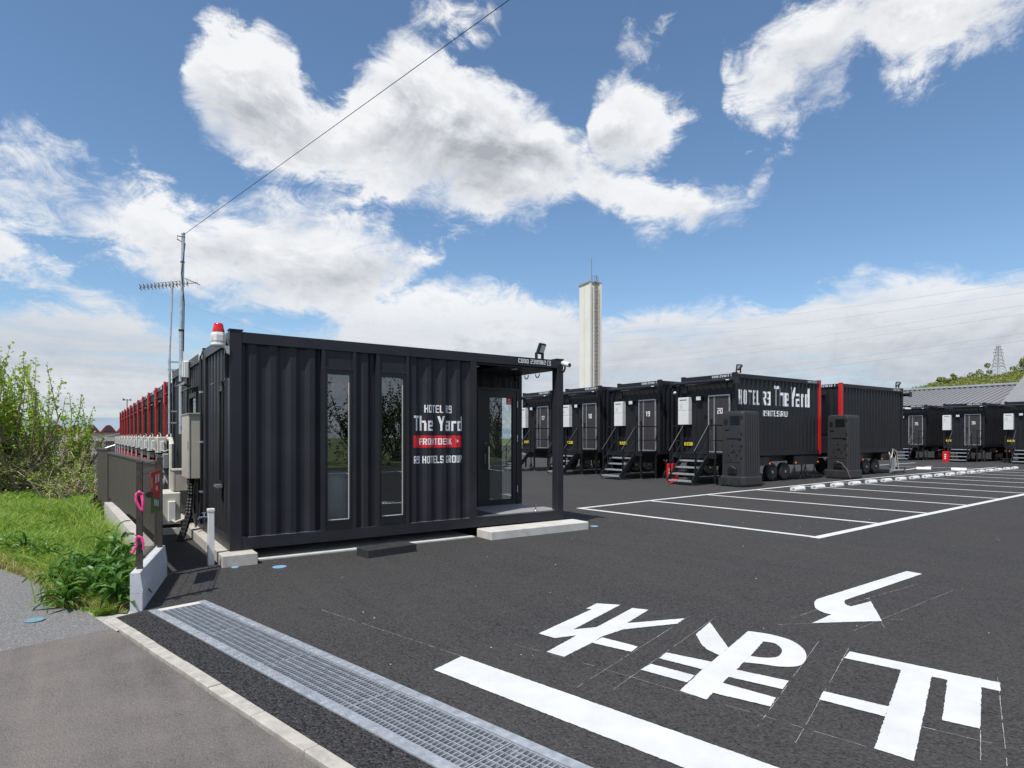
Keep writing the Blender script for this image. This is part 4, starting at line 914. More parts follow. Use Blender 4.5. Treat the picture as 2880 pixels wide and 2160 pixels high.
    for xx, y in ((2.02, -.005), (3.70, -.005), (5.25, -.005), (2.02, TW + .005), (3.70, TW + .005)): MB().lathe([(.035, -.02), (.035, .01)], (xx, y, .66), 'y', 10).build('marker_lamp', 'orange lens', c)
    for y in (.25, TW - .25): MB().lathe([(.04, -.03), (.04, .01)], (.07, y, .74), 'x', 10).build('marker_lamp', 'orange lens', c)
    return c
def thing_part(name, parent, loc):
    o = bpy.data.objects.new(name, None); COL.objects.link(o); o.parent = parent; o.location = loc; o.empty_display_size = .1; return o
ROW = [(16.93, 4.45, '20', '231017'), (16.93, 7.85, '19', '231051'), (16.93, 11.28, '18', '231049'), (16.93, 14.70, '17', '231048')]
FAR = [(46.6, 10.30, '35', '231052'), (46.6, 6.90, '36', '231053'), (46.6, 3.50, '37', '231054')]
LAB = {'20': 'black container room with HOTEL R9 The Yard lettering and door 20', '19': 'black container room with door 19 between doors 18 and 20', '18': 'black container room with door 18 below the white tower', '17': 'black container room with door 17 seen past the porch', '35': 'distant black container room with door 35', '36': 'distant black container room with door 36 and red box beside it', '37': 'distant black container room cut by the right picture edge'}
trs = {}
for x, y, nb_, cdx in ROW + FAR: trs[nb_] = trailer((x, y, 0), 0, LAB[nb_], nb_, cdx)
trs['back'] = trailer((29.6, 4.52 + TW, 0), math.pi, 'black container room with red post and code 231013 behind the lettered one', '21', '231013')
c20 = trs['20']
S20 = lambda u, d, z: (u, .025 + d, z)
def l20(body, X0, X1, z0, z1, b): lettering(body, X0 - 16.93, X1 - 16.93, z0, z1, S20, c20, bold=b, corrug=True, proud=.004)
l20('HOTEL', 17.17, 18.42, 2.785, 3.30, .03); l20('R9', 18.58, 19.05, 2.79, 3.29, .03); l20('The', 19.28, 20.27, 2.785, 3.52, .03); l20('Yard', 20.36, 21.64, 2.785, 3.52, .03)
l20('R9HOTELSGROUP', 18.64, 20.23, 2.395, 2.60, .03)

# steps, heaters, boxes -------------------------------------------------
def make_steps():
    s_ = thing('entrance_steps', '', 'steps', (0, 0, 0), 0, 'steel steps at the container doors')
    MB().box(-.95, -.03, .08, 1.98, 1.03, 1.075).build('platform', 'frame black', s_)
    MB().box(-.952, -.952 + .05, .06, 2.0, .90, 1.028).build('edge_beam', 'frame black', s_); MB().box(-.09, -.04, .06, 2.0, .90, 1.028).build('edge_beam', 'frame black', s_)
    for x in (-.92, -.10):
        for y in (.12, 1.94):
            lg = MB().box(x - .03, x + .03, y - .03, y + .03, .12, .90).build('leg', 'frame black', s_)
            MB().tube([(x, y, .0), (x, y, .13)], .012, 6).lathe([(.045, 0), (.045, .012)], (x, y, 0), 'z', 10).build('foot', 'chrome', lg)
    for k in range(4):
        x = -1.02 - .20 * k; z = .835 - .225 * k
        MB().box(x - .13, x + .11, .44, 1.46, z - .025, z).box(x - .13, x - .118, .44, 1.46, z - .05, z - .025).build('tread', 'galvanised', s_)
    for y in (.41, 1.49):
        MB().bar((-.94, y, .93), (-1.74, y, .10), .035, .17).build('stringer', 'frame black', s_)
        MB().tube([(-1.72, y, .0), (-1.72, y, .14)], .010, 6).lathe([(.035, 0), (.035, .01)], (-1.72, y, 0), 'z', 8).build('foot', 'chrome', s_)
        MB().tube([(-.93, y, 2.02), (-1.66, y, 1.15)], .020, 8).build('handrail', 'frame black', s_)
        MB().tube([(-.95, y, 1.50), (-1.62, y, .72)], .016, 6).build('mid_rail', 'frame black', s_)
        for x, z0, z1 in ((-.93, 1.0, 2.02), (-1.60, .25, 1.22)):
            MB().box(x - .022, x + .022, y - .022, y + .022, z0, z1).build('post', 'frame black', s_)
    for y0, y1, ye in ((.08, .38, .08), (1.52, 1.98, 1.94)):
        MB().box(-.955, -.915, y0, y1, 2.02, 2.055).build('guard_rail', 'frame black', s_)
        MB().box(-.945, -.925, y0 + .045, y1 - .045, 1.50, 1.525).build('mid_rail', 'frame black', s_)
        MB().box(-.957, -.913, ye, ye + .044, 1.076, 2.02).build('post', 'frame black', s_)
        MB().box(-.912, -.03, ye + .005, ye + .04, 2.02, 2.055).build('guard_rail', 'frame black', s_)
        MB().box(-.912, -.03, ye + .012, ye + .034, 1.50, 1.525).build('mid_rail', 'frame black', s_)
    bo = MB()
    for y in (.10, .25, .35, .43, 1.47, 1.55, 1.75, 1.95):
        for z in (.93, 1.0): bo.lathe([(.014, -.012), (.014, 0)], (-.952, y, z), 'x', 6)
    bo.build('bolts', 'chrome', s_)
    return s_
def make_heater():
    h_ = thing('water_heater', '', 'water heater', (0, 0, 0), 0, 'white water heaters beside the doors')
    MB().cbox(-.20, .0, 1.85, 2.34, 2.10, 2.62, .01).cbox(-.20, .0, 1.85, 2.34, 2.63, 3.10, .01).build('casing', 'white plastic', h_)
    MB().box(-.203, -.198, 1.93, 2.26, 2.99, 3.02).build('flue_slot', 'frame black', h_)
    MB().box(-.2025, -.2005, 2.12, 2.24, 2.70, 2.86).build('notice', 'pale unit', h_)
    MB().tube([(-.1, 1.95, 2.1), (-.1, 1.95, 1.9), (.0, 1.95, 1.85)], .015, 6).tube([(-.1, 2.2, 2.1), (-.1, 2.2, 1.7)], .015, 6).build('pipe', 'cable black', h_)
    return h_
steps0, heat0 = make_steps(), make_heater()
first = True
for x, y, nb_, _c in ROW + FAR:
    nw_ = {'17': 'seventeen', '18': 'eighteen', '19': 'nineteen', '20': 'twenty', '35': 'thirty-five', '36': 'thirty-six', '37': 'thirty-seven'}[nb_]
    ls, lh = f'black steel steps leading up to the door numbered {nw_}', f'white wall-hung water heater left of the door numbered {nw_}'
    if nb_ == '37': ls, lh = 'black steel steps at the right picture edge', 'white wall-hung water heater nearest the right picture edge'
    if first:
        for o, l in ((steps0, ls), (heat0, lh)): o.location = (x, y, 0); o['label'] = l
        first = False
    else:
        copy_tree(steps0, (x, y, 0), 0, ls)
        copy_tree(heat0, (x, y, 0), 0, lh)
flood_light((17.25, 4.55, TZT + .03), 'pair of black flood lights on the corner of the lettered container', R(-10), [(-20, 15), (60, 35)])
flood_light((29.25, 4.62, TZT + .03), 'black flood lights on the far end of the container with code 231013', R(-10), [(-30, 15), (60, 35)])
def small_camera(loc, label, rz):
    c = thing('security_camera', label, 'camera', loc, rz)
    MB().lathe([(.045, -.30), (.05, -.28), (.05, 0), (.03, .02)], (0, 0, 0), 'x', 12).build('body', 'white plastic', c, True); MB().tube([(.0, 0, 0), (.12, 0, .03)], .03, 8).build('arm', 'white plastic', c)
small_camera((16.72, 6.95, 3.28), 'white bullet camera on the wall above the heater of door 20', R(45))
small_camera((29.75, 4.5, 2.95), 'white bullet camera at the far end of the container with code 231013', R(160))
for (x, y), l in (((15.66, 6.24), 'red fire extinguisher box behind the steps of door 20'), ((44.6, 8.40), 'red fire extinguisher box beside the steps of door 36')):
    rb = thing('extinguisher_box', l, 'fire box', (x, y, 0), 0, 'red fire extinguisher boxes')
    MB().cbox(0, .26, -.17, .17, .0, .68, .015).build('box_body', 'red paint', rb)
    for z in (.20, .32, .44): MB().box(-.004, .0, -.05, .05, z, z + .07).build('lettering', 'white vinyl', rb)
def plastic_tank(loc, label, hose):
    c = thing('plastic_cabinet', label, 'cabinet', loc, 0, 'black plastic cabinets beside the parking')
    W_, L_, H_ = .84, .98, 2.50
    rnd = lambda x0, x1, y0, y1, z, r: [(x0 + r, y0, z), (x1 - r, y0, z), (x1, y0 + r, z), (x1, y1 - r, z), (x1 - r, y1, z), (x0 + r, y1, z), (x0, y1 - r, z), (x0, y0 + r, z)]
    MB().loft([rnd(-.05, L_ + .05, -.05, W_ + .05, 0.02, .10), rnd(-.065, L_ + .065, -.065, W_ + .065, .08, .10), rnd(-.065, L_ + .065, -.065, W_ + .065, .30, .10), rnd(-.05, L_ + .05, -.05, W_ + .05, .35, .09)]).build('base_tray', 'dark plastic', c)
    for y in (.1, .40, .70): MB().loft([rnd(-.10, -.075, y, y + .18, z, .01) for z in (.05, .29)]).build('base_rib', 'dark plastic', c)
    MB().loft([rnd(0, L_, 0, W_, .35, .05), rnd(.02, L_ - .02, .02, W_ - .02, 2.40, .05), rnd(.03, L_ - .03, .03, W_ - .03, 2.47, .06), rnd(.10, L_ - .10, .10, W_ - .10, 2.50, .06)]).build('shell', 'dark plastic', c)
    for k in range(6): MB().box(-.004, .022, .14, .50, 2.06 + .05 * k, 2.085 + .05 * k).build('vent_slat', 'frame black', c)
    MB().loft([[(-.006, .60, 2.20), (-.006, .70, 2.27), (-.006, .74, 2.10), (-.006, .62, 2.05)], [(.02, .60, 2.20), (.02, .70, 2.27), (.02, .74, 2.10), (.02, .62, 2.05)]]).build('badge', 'frame black', c)
    MB().box(-.006, .02, .08, .64, 1.585, 1.60).box(-.006, .02, .08, .20, 1.545, 1.555).box(-.006, .02, .55, .70, 1.87, 1.89).box(-.006, .02, .30, .48, 1.13, 1.145).box(-.004, .02, .12, .68, .80, .81).build('groove', 'frame black', c)
    for y, z in ((.25, 1.04), (.55, 1.04), (.40, 1.35), (.12, 1.2), (.36, 1.2), (.46, .88)): MB().lathe([(.025, -.01), (.02, .02)], (0, y, z), 'x', 8).build('stud', 'frame black', c)
    for z in (.95, 1.35, 1.75, 2.3): MB().lathe([(.03, -.015), (.022, .02)], (.0, .06, z), 'x', 8).build('stud', 'frame black', c)
    MB().cbox(-.06, .02, .24, .56, .42, .62, .02).build('drain_hatch', 'frame black', c)
    MB().tube([(-.03, .26, .60), (-.05, .40, .67), (-.03, .54, .60)], .015, 6).build('handle', 'frame black', c)
    for k in range(7):
        x = .10 + k * .125
        MB().loft([[(x - .03, -.004, z), (x + .03, -.004, z), (x + .018, -.024, z), (x - .018, -.024, z)] for z in (.36, 2.36)]).map(lambda x, y, z: (x, y + (z - .35) / 2.05 * .02, z)).build('side_rib', 'dark plastic', c)
    if hose: MB().tube([(-.06, .35, .66), (-.10, .2, .62), (-.12, -.02, .38), (-.13, -.10, .18), (-.10, -.14, .05)], .014, 6).build('drain_hose', 'rust', c)
    return c
plastic_tank((16.05, 3.53, 0), 'tall black plastic cabinet in front of the HOTEL R9 lettered container', False)
plastic_tank((22.75, 3.56, 0), 'tall black plastic cabinet before the red post of container 231013', True)
# service pipes of the container behind
sp = thing('service_pipes', 'grey waste pipes and white hoses under the container with code 231013', 'pipes', (28.2, 4.42, 0))
MB().tube([(0, 0, .03), (0, 0, .8)], .07, 10).tube([(.25, -.02, .03), (.25, -.02, .7)], .05, 10).tube([(-.2, -.1, .12), (.9, -.1, .12), (1.0, -.1, .05)], .06, 10).build('pipe', 'pvc grey', sp)
MB().tube([(-.2, 0, .95), (-.35, -.1, .85), (-.3, -.12, .7), (-.05, -.05, .78), (.1, -.02, 1.05), (.3, -.05, .8), (.35, -.05, .3)], .018, 7).tube([(.0, -.05, 1.1), (.25, -.12, 1.0), (.38, -.1, .6), (.5, -.1, .15)], .016, 7).build('hose', 'hose white', sp)
MB().tube([(.3, .05, .0), (.6, 0, .25), (1.2, -.05, .22), (1.25, -.05, .02)], .022, 6).build('black_pipe', 'cable black', sp)
sp2 = thing('service_box', 'beige wall box with dangling cables on the end of container 231013', 'box', (24.0, 5.9, 1.35))
MB().cbox(-.02, .10, 0, .42, 0, .42, .01).build('box_body', 'pale unit', sp2); MB().tube([(.02, .1, 0), (-.2, .1, -.5), (-.3, 0, -1.0), (-.2, -.1, -1.33)], .02, 6).tube([(.02, .2, 0), (-.1, .2, -.6), (-.25, .1, -1.33)], .02, 6).build('cable', 'hose white', sp2)

# wheel stops -----------------------------------------------------------
stop_me = MB().loft([[(x, -.10, 0), (x, .08, 0), (x, .08, .10), (x, .03, .118), (x, -.06, .112), (x, -.10, .05)] for x in (0, .60)]).mesh('stop_body', 'white plastic')
mark_me = MB().box(-.003, .0, -.06, .005, .035, .07).mesh('reflector', 'grey steel')
ORD = ['first', 'second', 'third', 'fourth', 'fifth', 'sixth', 'seventh', 'eighth', 'ninth', 'tenth', 'eleventh', 'twelfth', 'thirteenth', 'fourteenth', 'fifteenth', 'sixteenth', 'seventeenth', 'eighteenth']
for k in range(18):
    x = 16.15 + 1.235 * k
    wsx = thing('wheel_stop', f'{ORD[k]} white wheel stop from the left in the parking row', 'wheel stop', (x, 1.87 + .036 * (x - 16), 0.004), R(3.5), 'white wheel stops in the parking row')
    place(stop_me, 'stop_body', wsx); place(mark_me, 'reflector', wsx)
for k, (x, y) in enumerate(((33.0, 5.35), (33.6, 4.05))):
    wsx = thing('wheel_stop', f'long white wheel stop {"left" if k == 0 else "right"} of the pair before the far containers', 'wheel stop', (x, y, 0.004), R(-70), 'long white wheel stops before the far containers')
    place(stop_me, 'stop_body', wsx)

# ================================================================== left row of red-posted containers
LX0, LZB, LZT, PIT = 0.90, 0.73, 3.62, 3.45
def left_unit(y0, label):
    c = thing('container_trailer', label, 'container', (LX0, y0, 0), 0, 'red posted container rooms in the left row')
    MB().box(0, .14, 0, .14, LZB, LZT + .03).build('corner_post', TR, c)
    MB().box(0, .14, TW - .14, TW, LZB, LZT + .03).box(-.06, .0, TW - .15, TW - .02, LZB + .25, LZT - .72).box(-.06, .0, TW - .16, TW + .10, LZT - .72, LZT + .05).build('corner_post', 'red paint', c, label='bright red corner post')
    MB().box(.003, .07, .142, TW - .142, LZT - .15, LZT).build('top_rail', TR, c); MB().box(.003, .07, .142, TW - .142, LZB, LZB + .16).build('bottom_rail', TR, c)
    corr(MB(), .14, .62, LZB + .15, LZT - .14, SD).build('wall_panel', TR, c); corr(MB(), 1.70, TW - .14, LZB + .15, LZT - .14, SD).build('wall_panel', TR, c)
    corr(MB(), .62, 1.70, LZB + .15, 1.75, SD).build('wall_panel', TR, c); corr(MB(), .62, 1.70, 3.1, LZT - .14, SD).build('wall_panel', TR, c)
    wn = MB().box(0, .10, .62, .68, 1.75, 3.1).box(0, .10, 1.64, 1.70, 1.75, 3.1).box(.002, .10, .68, 1.64, 3.03, 3.1).box(.002, .10, .68, 1.64, 1.75, 1.82).build('window', 'frame black', c)
    MB().box(.04, .046, .68, 1.64, 1.82, 3.03).build('pane', 'window glass', wn)
    MB().box(-.12, .03, .55, 1.77, 3.14, 3.165).build('hood', 'frame black', wn)
    MB().box(.0, .03, TW - .46, TW - .17, LZB + .3, LZT - .85).build('cable_duct', 'frame black', c)
    MB().box(.08, TL, .02, TW - .02, LZT - .05, LZT - .02).box(TL - .05, TL, .02, TW - .02, LZB, LZT - .05).box(.08, TL, .02, .05, LZB, LZT - .05).build('shell', TR, c)
    MB().box(-.004, .002, .3, .62, LZT - .12, LZT - .03).build('code_plate', 'white vinyl', c)
    MB().box(.1, TL, .4, .5, .45, .72).box(.1, TL, TW - .5, TW - .4, .45, .72).build('chassis_beam', 'chassis black', c)
    for y in (.25, TW - .35):
        MB().tube([(.3, y, 0), (.3, y, .6)], .03, 6).tube([(.15, y, .01), (.3, y, .35), (.45, y, .01)], .018, 5).build('jack_stand', 'red paint', c)
    MB().tube([(-.10, .75, 1.62), (-.06, 1.0, 1.68), (-.08, 1.3, 1.60), (-.02, 1.5, 1.70)], .03, 6).build('pipe', 'hose white', c)
    return c
for k in range(12):
    y0 = 13.75 + PIT * k - TW + .1
    if k == 0: y0 = 13.75 - TW + .1
    near = ['nearest', 'second nearest', 'third nearest', 'fourth nearest', 'fifth nearest', 'sixth nearest', 'seventh nearest', 'eighth nearest', 'ninth nearest', 'tenth nearest', 'second farthest', 'farthest'][k]
    left_unit(y0, f'{near} red-posted black container in the long left row')
    if k > 0:
        au = outdoor_unit((LX0 - .42, y0 + .55, 1.04), f'{near} raised outdoor unit in the left row of containers'.replace('nearest', 'nearest') if k > 1 else 'nearest raised outdoor unit in the left row of containers', 0, 'outdoor units along the left row')
        if True:
            for ys in (.08, .62): MB().box(.0, .44, ys, ys + .04, -.04, 0).tube([(.03, ys + .02, -.02), (.03, ys + .02, -1.04)], .02, 5).build('stand', 'galvanised', au)
            MB().cbox(.10, .30, .25, .45, -.55, -.30, .03).build('valve', 'red paint', au)

# ================================================================== fence, block wall, ribbons
A_, B_ = Vector((-1.11, -1.945)), Vector((-.755, -.385))
dw = (B_ - A_).normalized(); nw = Vector((-dw.y, dw.x)); LW = (B_ - A_).length
wallang = math.atan2(dw.y, dw.x)
bw = thing('block_wall', 'short grey concrete block wall carrying the mesh fence', 'wall', (A_.x, A_.y, 0), wallang)
for course, (z0, z1, t0, t1) in enumerate(((-.06, .165, 0, .105), (.168, .36, 0, .105))):
    n = 5; off = 0
    for k in range(n):
        a = LW * k / n; b = LW * (k + 1) / n - .004
        if course == 0: MB().cbox(a, b, 0, .105, z0, z1, .003).build('concrete_block', 'block concrete', bw)
        else: MB().loft([[(a, 0, z0), (b, 0, z0), (b, .105, z0), (a, .105, z0)], [(a, 0, .20), (b, 0, .20), (b, .105, .20), (a, .105, .20)], [(a, .022, z1), (b, .022, z1), (b, .105, z1), (a, .105, z1)]]).build('concrete_block', 'block concrete', bw)
mf = thing('mesh_fence', 'brown welded mesh fence panel on the short block wall', 'fence', (A_.x, A_.y, 0), wallang)
for a in (.19, 1.46): MB().box(a, a + .05, .035, .085, .30, 1.395).box(a - .004, a + .054, .031, .089, 1.395, 1.41).build('post', 'brown fence', mf)
ww = MB()
for k in range(34):
    a = .06 + k * .0445
    if a > LW + .02: break
    ww.tube([(a, .012, .43), (a, .028, .40), (a, .012, .46), (a, .012, 1.26), (a, -.018, 1.30), (a, .012, 1.345), (a, .0, 1.385)], .0015, 4)
for z in (.44, .47, .66, .86, 1.06, 1.27, 1.345, 1.37): ww.tube([(.05, .010, z), (LW + .02, .010, z)], .0024, 4)
ww.map(lambda x, y, z: (x, y + .052, z)).build('wire_mesh', 'brown fence', mf)
sg = thing('fence_sign', 'red and green warning sign hanging on the mesh fence', 'sign', (A_.x, A_.y, 0), wallang)
MB().loft([[(.70, y, 1.02), (1.34, y, .94), (1.34, y, 1.27), (.70, y, 1.27)] for y in (.038, .042)]).build('red_field', 'sign red', sg)
MB().loft([[(.70, y, .84), (1.34, y, .80), (1.34, y, .939), (.70, y, 1.019)] for y in (.038, .042)]).build('green_field', 'sign green', sg)
mk = MB(); y0s = .038
for (a, z, w_, h_) in ((.76, 1.10, .03, .12), (1.00, 1.14, .10, .09), (1.16, 1.14, .12, .09), (1.04, 1.06, .05, .05), (1.11, 1.045, .05, .055), (.93, .90, .08, .07), (1.05, .885, .06, .07), (1.15, .865, .08, .07)):
    for j in range(3): mk.box(a + j * w_ / 3, a + j * w_ / 3 + w_ / 5, y0s - .0015, y0s - .0005, z, z + h_)
    mk.box(a, a + w_ * .9, y0s - .0017, y0s - .0016, z + h_ * .45, z + h_ * .6)
mk.build('lettering', 'white vinyl', sg)
def ribbon(z0, label, path, wid):
    """flat tape hanging in a loop beside the post; path in (across, depth, height)"""
    fine = []
    for i in range(len(path) - 1):
        for f in (0, .25, .5, .75): fine.append(Vector(path[i]).lerp(Vector(path[i + 1]), f))
    fine.append(Vector(path[-1])); rings = []
    for i, p_ in enumerate(fine):
        d_ = (fine[min(i + 1, len(fine) - 1)] - fine[max(i - 1, 0)]).normalized()
        nrm = Vector((-d_.z, .35 * math.sin(i * .6), d_.x)).normalized() * wid / 2
        b_ = Vector((0, .0012, 0)); rings.append([p_ - nrm, p_ + nrm, p_ + nrm + b_, p_ - nrm + b_])
    o = MB().loft(rings).build('ribbon', 'pink ribbon', None, True)
    b = A_ + dw * .215 + nw * .03
    o.location = (b.x, b.y, z0); o.rotation_euler = (0, 0, math.atan2(RT.y, RT.x)); tag(o, label, 'ribbon', 'pink ribbons on the fence post')
ribbon(1.06, 'upper pink ribbon tied to the near fence post', [(.03, -.045, .03), (-.005, -.055, .055), (-.035, -.06, .035), (-.03, -.065, -.03), (-.005, -.06, -.09), (.02, -.06, -.135), (.028, -.062, -.10), (.035, -.065, -.04), (.02, -.06, .02)], .026)
ribbon(.62, 'lower pink ribbon tied to the near fence post', [(.03, -.05, -.07), (.035, -.055, -.01), (.02, -.06, .05), (-.015, -.065, .065), (-.03, -.065, .03), (-.028, -.06, -.02), (-.055, -.065, -.075), (-.075, -.07, -.10)], .026)
MBk = MB().lathe([(.03, 0), (.035, .02), (.02, .05)], (0, 0, 0), 'y', 10).build('ribbon_clip', 'cable black'); bp = A_ + dw * .23 + nw * .0; MBk.location = (bp.x + .02, bp.y - .03, 1.08); tag(MBk, 'black clip holding the upper pink ribbon on the fence post', 'clip')
pf = thing('panel_fence', 'solid brown panel fence running away beside the containers', 'fence')
def panels(P, Q, z0, z1, first_post=True):
    P = Vector(P); Q = Vector(Q); L = (Q - P).length; n = max(1, round(L / .5)); d = (Q - P) / n
    pn = Vector((-d.y, d.x)).normalized() * .012
    for k in range(n):
        a = P + d * (k + .01); b = P + d * (k + .99)
        MB().loft([[(*(a - pn), z), (*(b - pn), z), (*(b + pn), z), (*(a + pn), z)] for z in (z0, z1)]).build('panel', 'brown fence', pf)
    MB().tube([(*P, z1 + .012), (*Q, z1 + .012)], .034, 8).build('cap_rail', 'brown fence', pf)
    MB().box(P.x - .03, P.x + .03, P.y - .03, P.y + .03, 0, z1 + .04).build('post', 'brown fence', pf)
panels((-.85, -.30), (-.913, 1.08), .46, 1.31); panels((-.913, 1.08), (-1.16, 5.83), .46, 1.31); panels((-1.16, 5.83), (-1.33, 6.55), .35, 1.38); 
cw = MB().loft([[(-1.0, -.30, z), (-.86, -.34, z), (-1.10, 5.83, z), (-1.24, 5.83, z)] for z in (-.05, .36)]).build('footing_wall', 'concrete', pf)

# ================================================================== vegetation
def grass(name, n, region, hlo, hhi, mt, label, wid=0.006):
    pts = []
    while len(pts) < n:
        q = region()
        if q: pts.append(q)
    P = np.array(pts); N = len(P)
    d = np.maximum(.6, np.hypot(P[:, 0] - CAM.x, P[:, 1] - CAM.y) / 8)
    ht = RNG.uniform(hlo, hhi, N) * P[:, 2]; a = RNG.uniform(0, 2 * np.pi, N); ln = RNG.uniform(.2, 1.5, N) * ht
    wd = wid * RNG.uniform(.6, 1.5, N) * np.clip(d, .8, 3)
    ca, sa = np.cos(a), np.sin(a); b = RNG.uniform(0, 2 * np.pi, N); cb_, sb_ = np.cos(b), np.sin(b)
    z0 = np.full(N, -.005)
    V = np.stack([np.stack([P[:, 0] - ca * wd, P[:, 1] - sa * wd, z0], 1), np.stack([P[:, 0] + ca * wd, P[:, 1] + sa * wd, z0], 1),
                  np.stack([P[:, 0] + ca * wd * .8 + cb_ * ln * .3, P[:, 1] + sa * wd * .8 + sb_ * ln * .3, ht * .6], 1), np.stack([P[:, 0] - ca * wd * .8 + cb_ * ln * .3, P[:, 1] - sa * wd * .8 + sb_ * ln * .3, ht * .6], 1),
                  np.stack([P[:, 0] + cb_ * ln, P[:, 1] + sb_ * ln, ht], 1)], 1).reshape(-1, 3)
    base = np.arange(N)[:, None] * 5
    F = np.concatenate([base + np.array([[0, 1, 2]]), base + np.array([[0, 2, 3]]), base + np.array([[3, 2, 4]])])
    o = place(fast_mesh(name, V, F, mt), name); o['kind'] = 'stuff'; o['label'] = label; o['category'] = 'grass'
    return o
EDGE = [(-1.42, -1.80), (-1.53, -1.6), (-1.74, -1.37), (-1.85, -1.07), (-1.84, -.5), (-1.93, -.13), (-2.08, .40), (-2.407, 1.28), (-8, 25.1), (-16, 59)]
FEN = [(-1.24, -1.97), (-1.00, -.38), (-1.06, 1.08), (-1.30, 5.85), (-1.62, 7.4), (-1.3, 12), (-1.3, 30), (-1.6, 60)]
def lerp_x(poly, y):
    for (xa, ya), (xb, yb) in zip(poly, poly[1:]):
        if ya <= y <= yb: return xa + (xb - xa) * (y - ya) / (yb - ya)
    return poly[0][0] if y < poly[0][1] else poly[-1][0]
def reg_main():
    y = -1.9 + 26 * random.random() ** 2.0
    l = max(lerp_x(EDGE, y), -1.57 - .095 * (y + 8.77) - .5) + random.gauss(0, .03); r = lerp_x(FEN, y)
    if l >= r: return None
    x = random.uniform(l, r - .05 - (.10 if y < 0 else 0))
    e = min(1, (x - l) / .35 + .25)
    e *= 1 + 1.0 * max(0, 1 - (r - x) / .45) * (1 if y < 3 else .4)
    patch = .55 + .9 * (0.5 + .5 * math.sin(x * 2.3 + 1.2 * math.sin(y * .9)) * math.cos(y * 1.1 + x))
    return (x, y, e * patch)
grass('grass', 110000, reg_main, .05, .19, 'grass blades', 'bright green meadow grass between the road and the fence')
def reg_edge():
    y = random.uniform(-1.9, 6); x = lerp_x(EDGE, y) + abs(random.gauss(0, .12)) - .04
    if x > lerp_x(FEN, y): return None
    return (x, y, 1)
grass('dry_grass', 4200, reg_edge, .03, .13, 'dry grass', 'straw coloured dry grass along the edge of the old road', .004)
def reg_tall():
    y = -1.2 + 8 * random.random() ** 1.6; x = lerp_x(FEN, y) - abs(random.gauss(0, .18)) - (.12 if y > .2 else .34)
    return (x, y, 1)
grass('tall_grass', 2200, reg_tall, .16, .42, 'grass blades', 'tall seeding grass standing against the brown fence', .004)

leaf_mes = []
for v in range(3):
    L_ = (.20, .26, .16)[v]; Wd = (.020, .026, .024)[v]; mb = MB()
    prev = None; secs = []
    for i in range(6):
        f = i / 5; wv = Wd * math.sin(math.pi * min(.97, f * .9 + .1)) * (1 + .18 * math.sin(i * 2.1 + v)); x = L_ * f; z = .10 * math.sin(f * 1.9) * L_ / .2 - .07 * f * f
        secs.append([(x, -wv, z + .008), (x, 0, z - .004), (x, wv, z + .008)])
    for a, b in zip(secs, secs[1:]):
        mb.poly([a[0], a[1], b[1], b[0]]); mb.poly([a[1], a[2], b[2], b[1]])
    leaf_mes.append(mb.mesh('leaf', 'weed leaf', True))
def weed(x, y, label, n, rad, hh):
    p_ = thing('weed_plant', label, 'plant', (x, y, 0))
    mb = MB()
    stems = []
    for k in range(max(4, n // 8)):
        a = random.uniform(0, 6.28); r = rad * random.uniform(.2, .9); tip = Vector((r * math.cos(a), r * math.sin(a), hh * random.uniform(.5, 1)))
        mb.tube([(0.02 * math.cos(a), .02 * math.sin(a), 0), (tip.x * .35, tip.y * .35, tip.z * .6), tuple(tip)], [.006, .005, .003], 5); stems.append(tip)
    mb.build('stem', 'weed leaf', p_)
    for k in range(n):
        tip = random.choice(stems); f = random.uniform(.1, 1) ** .7
        pos = Vector((tip.x * (.35 * f / .6 if f < .6 else f), tip.y * (.35 * f / .6 if f < .6 else f), tip.z * min(1, f)))
        o = place(random.choice(leaf_mes), 'leaf', p_, pos, (random.uniform(-.5, .5), random.uniform(-.7, .5), random.uniform(0, 6.28)))
        q = random.uniform(.6, 1.25); o.scale = (q, q, q)
for i, (x, y, n, r, h_, l) in enumerate(((-1.42, -1.45, 46, .26, .42, 'large dark leafy weed against the end of the block wall'), (-1.62, -1.15, 40, .24, .34, 'broad-leaved weed spilling over the old road edge'), (-1.30, -.95, 40, .22, .50, 'tall leafy weed behind the block wall near the ribbons'), (-1.58, -.55, 34, .24, .36, 'leafy weed in the grass behind the spilling one'), (-2.02, 1.35, 30, .24, .26, 'dark leafy weed at the left road edge'), (-1.35, .2, 26, .20, .42, 'leafy weed halfway along the brown fence'), (-1.72, -1.42, 26, .16, .14, 'low weed rosette creeping onto the road'), (-1.36, -1.22, 50, .22, .48, 'bushy weed pressed against the block wall'), (-1.50, -.85, 44, .24, .44, 'upright weed behind the road edge weeds'), (-1.20, -.55, 36, .16, .55, 'tall weed beside the mesh panel'), (-1.75, -.75, 40, .22, .26, 'weed hanging over the road edge in the middle'), (-1.28, -1.68, 40, .16, .30, 'weed filling the corner before the block wall end'), (-2.2, 1.9, 26, .22, .3, 'leafy weed in the grass at the left picture edge'))):
    weed(x, y, l, n, r, h_)

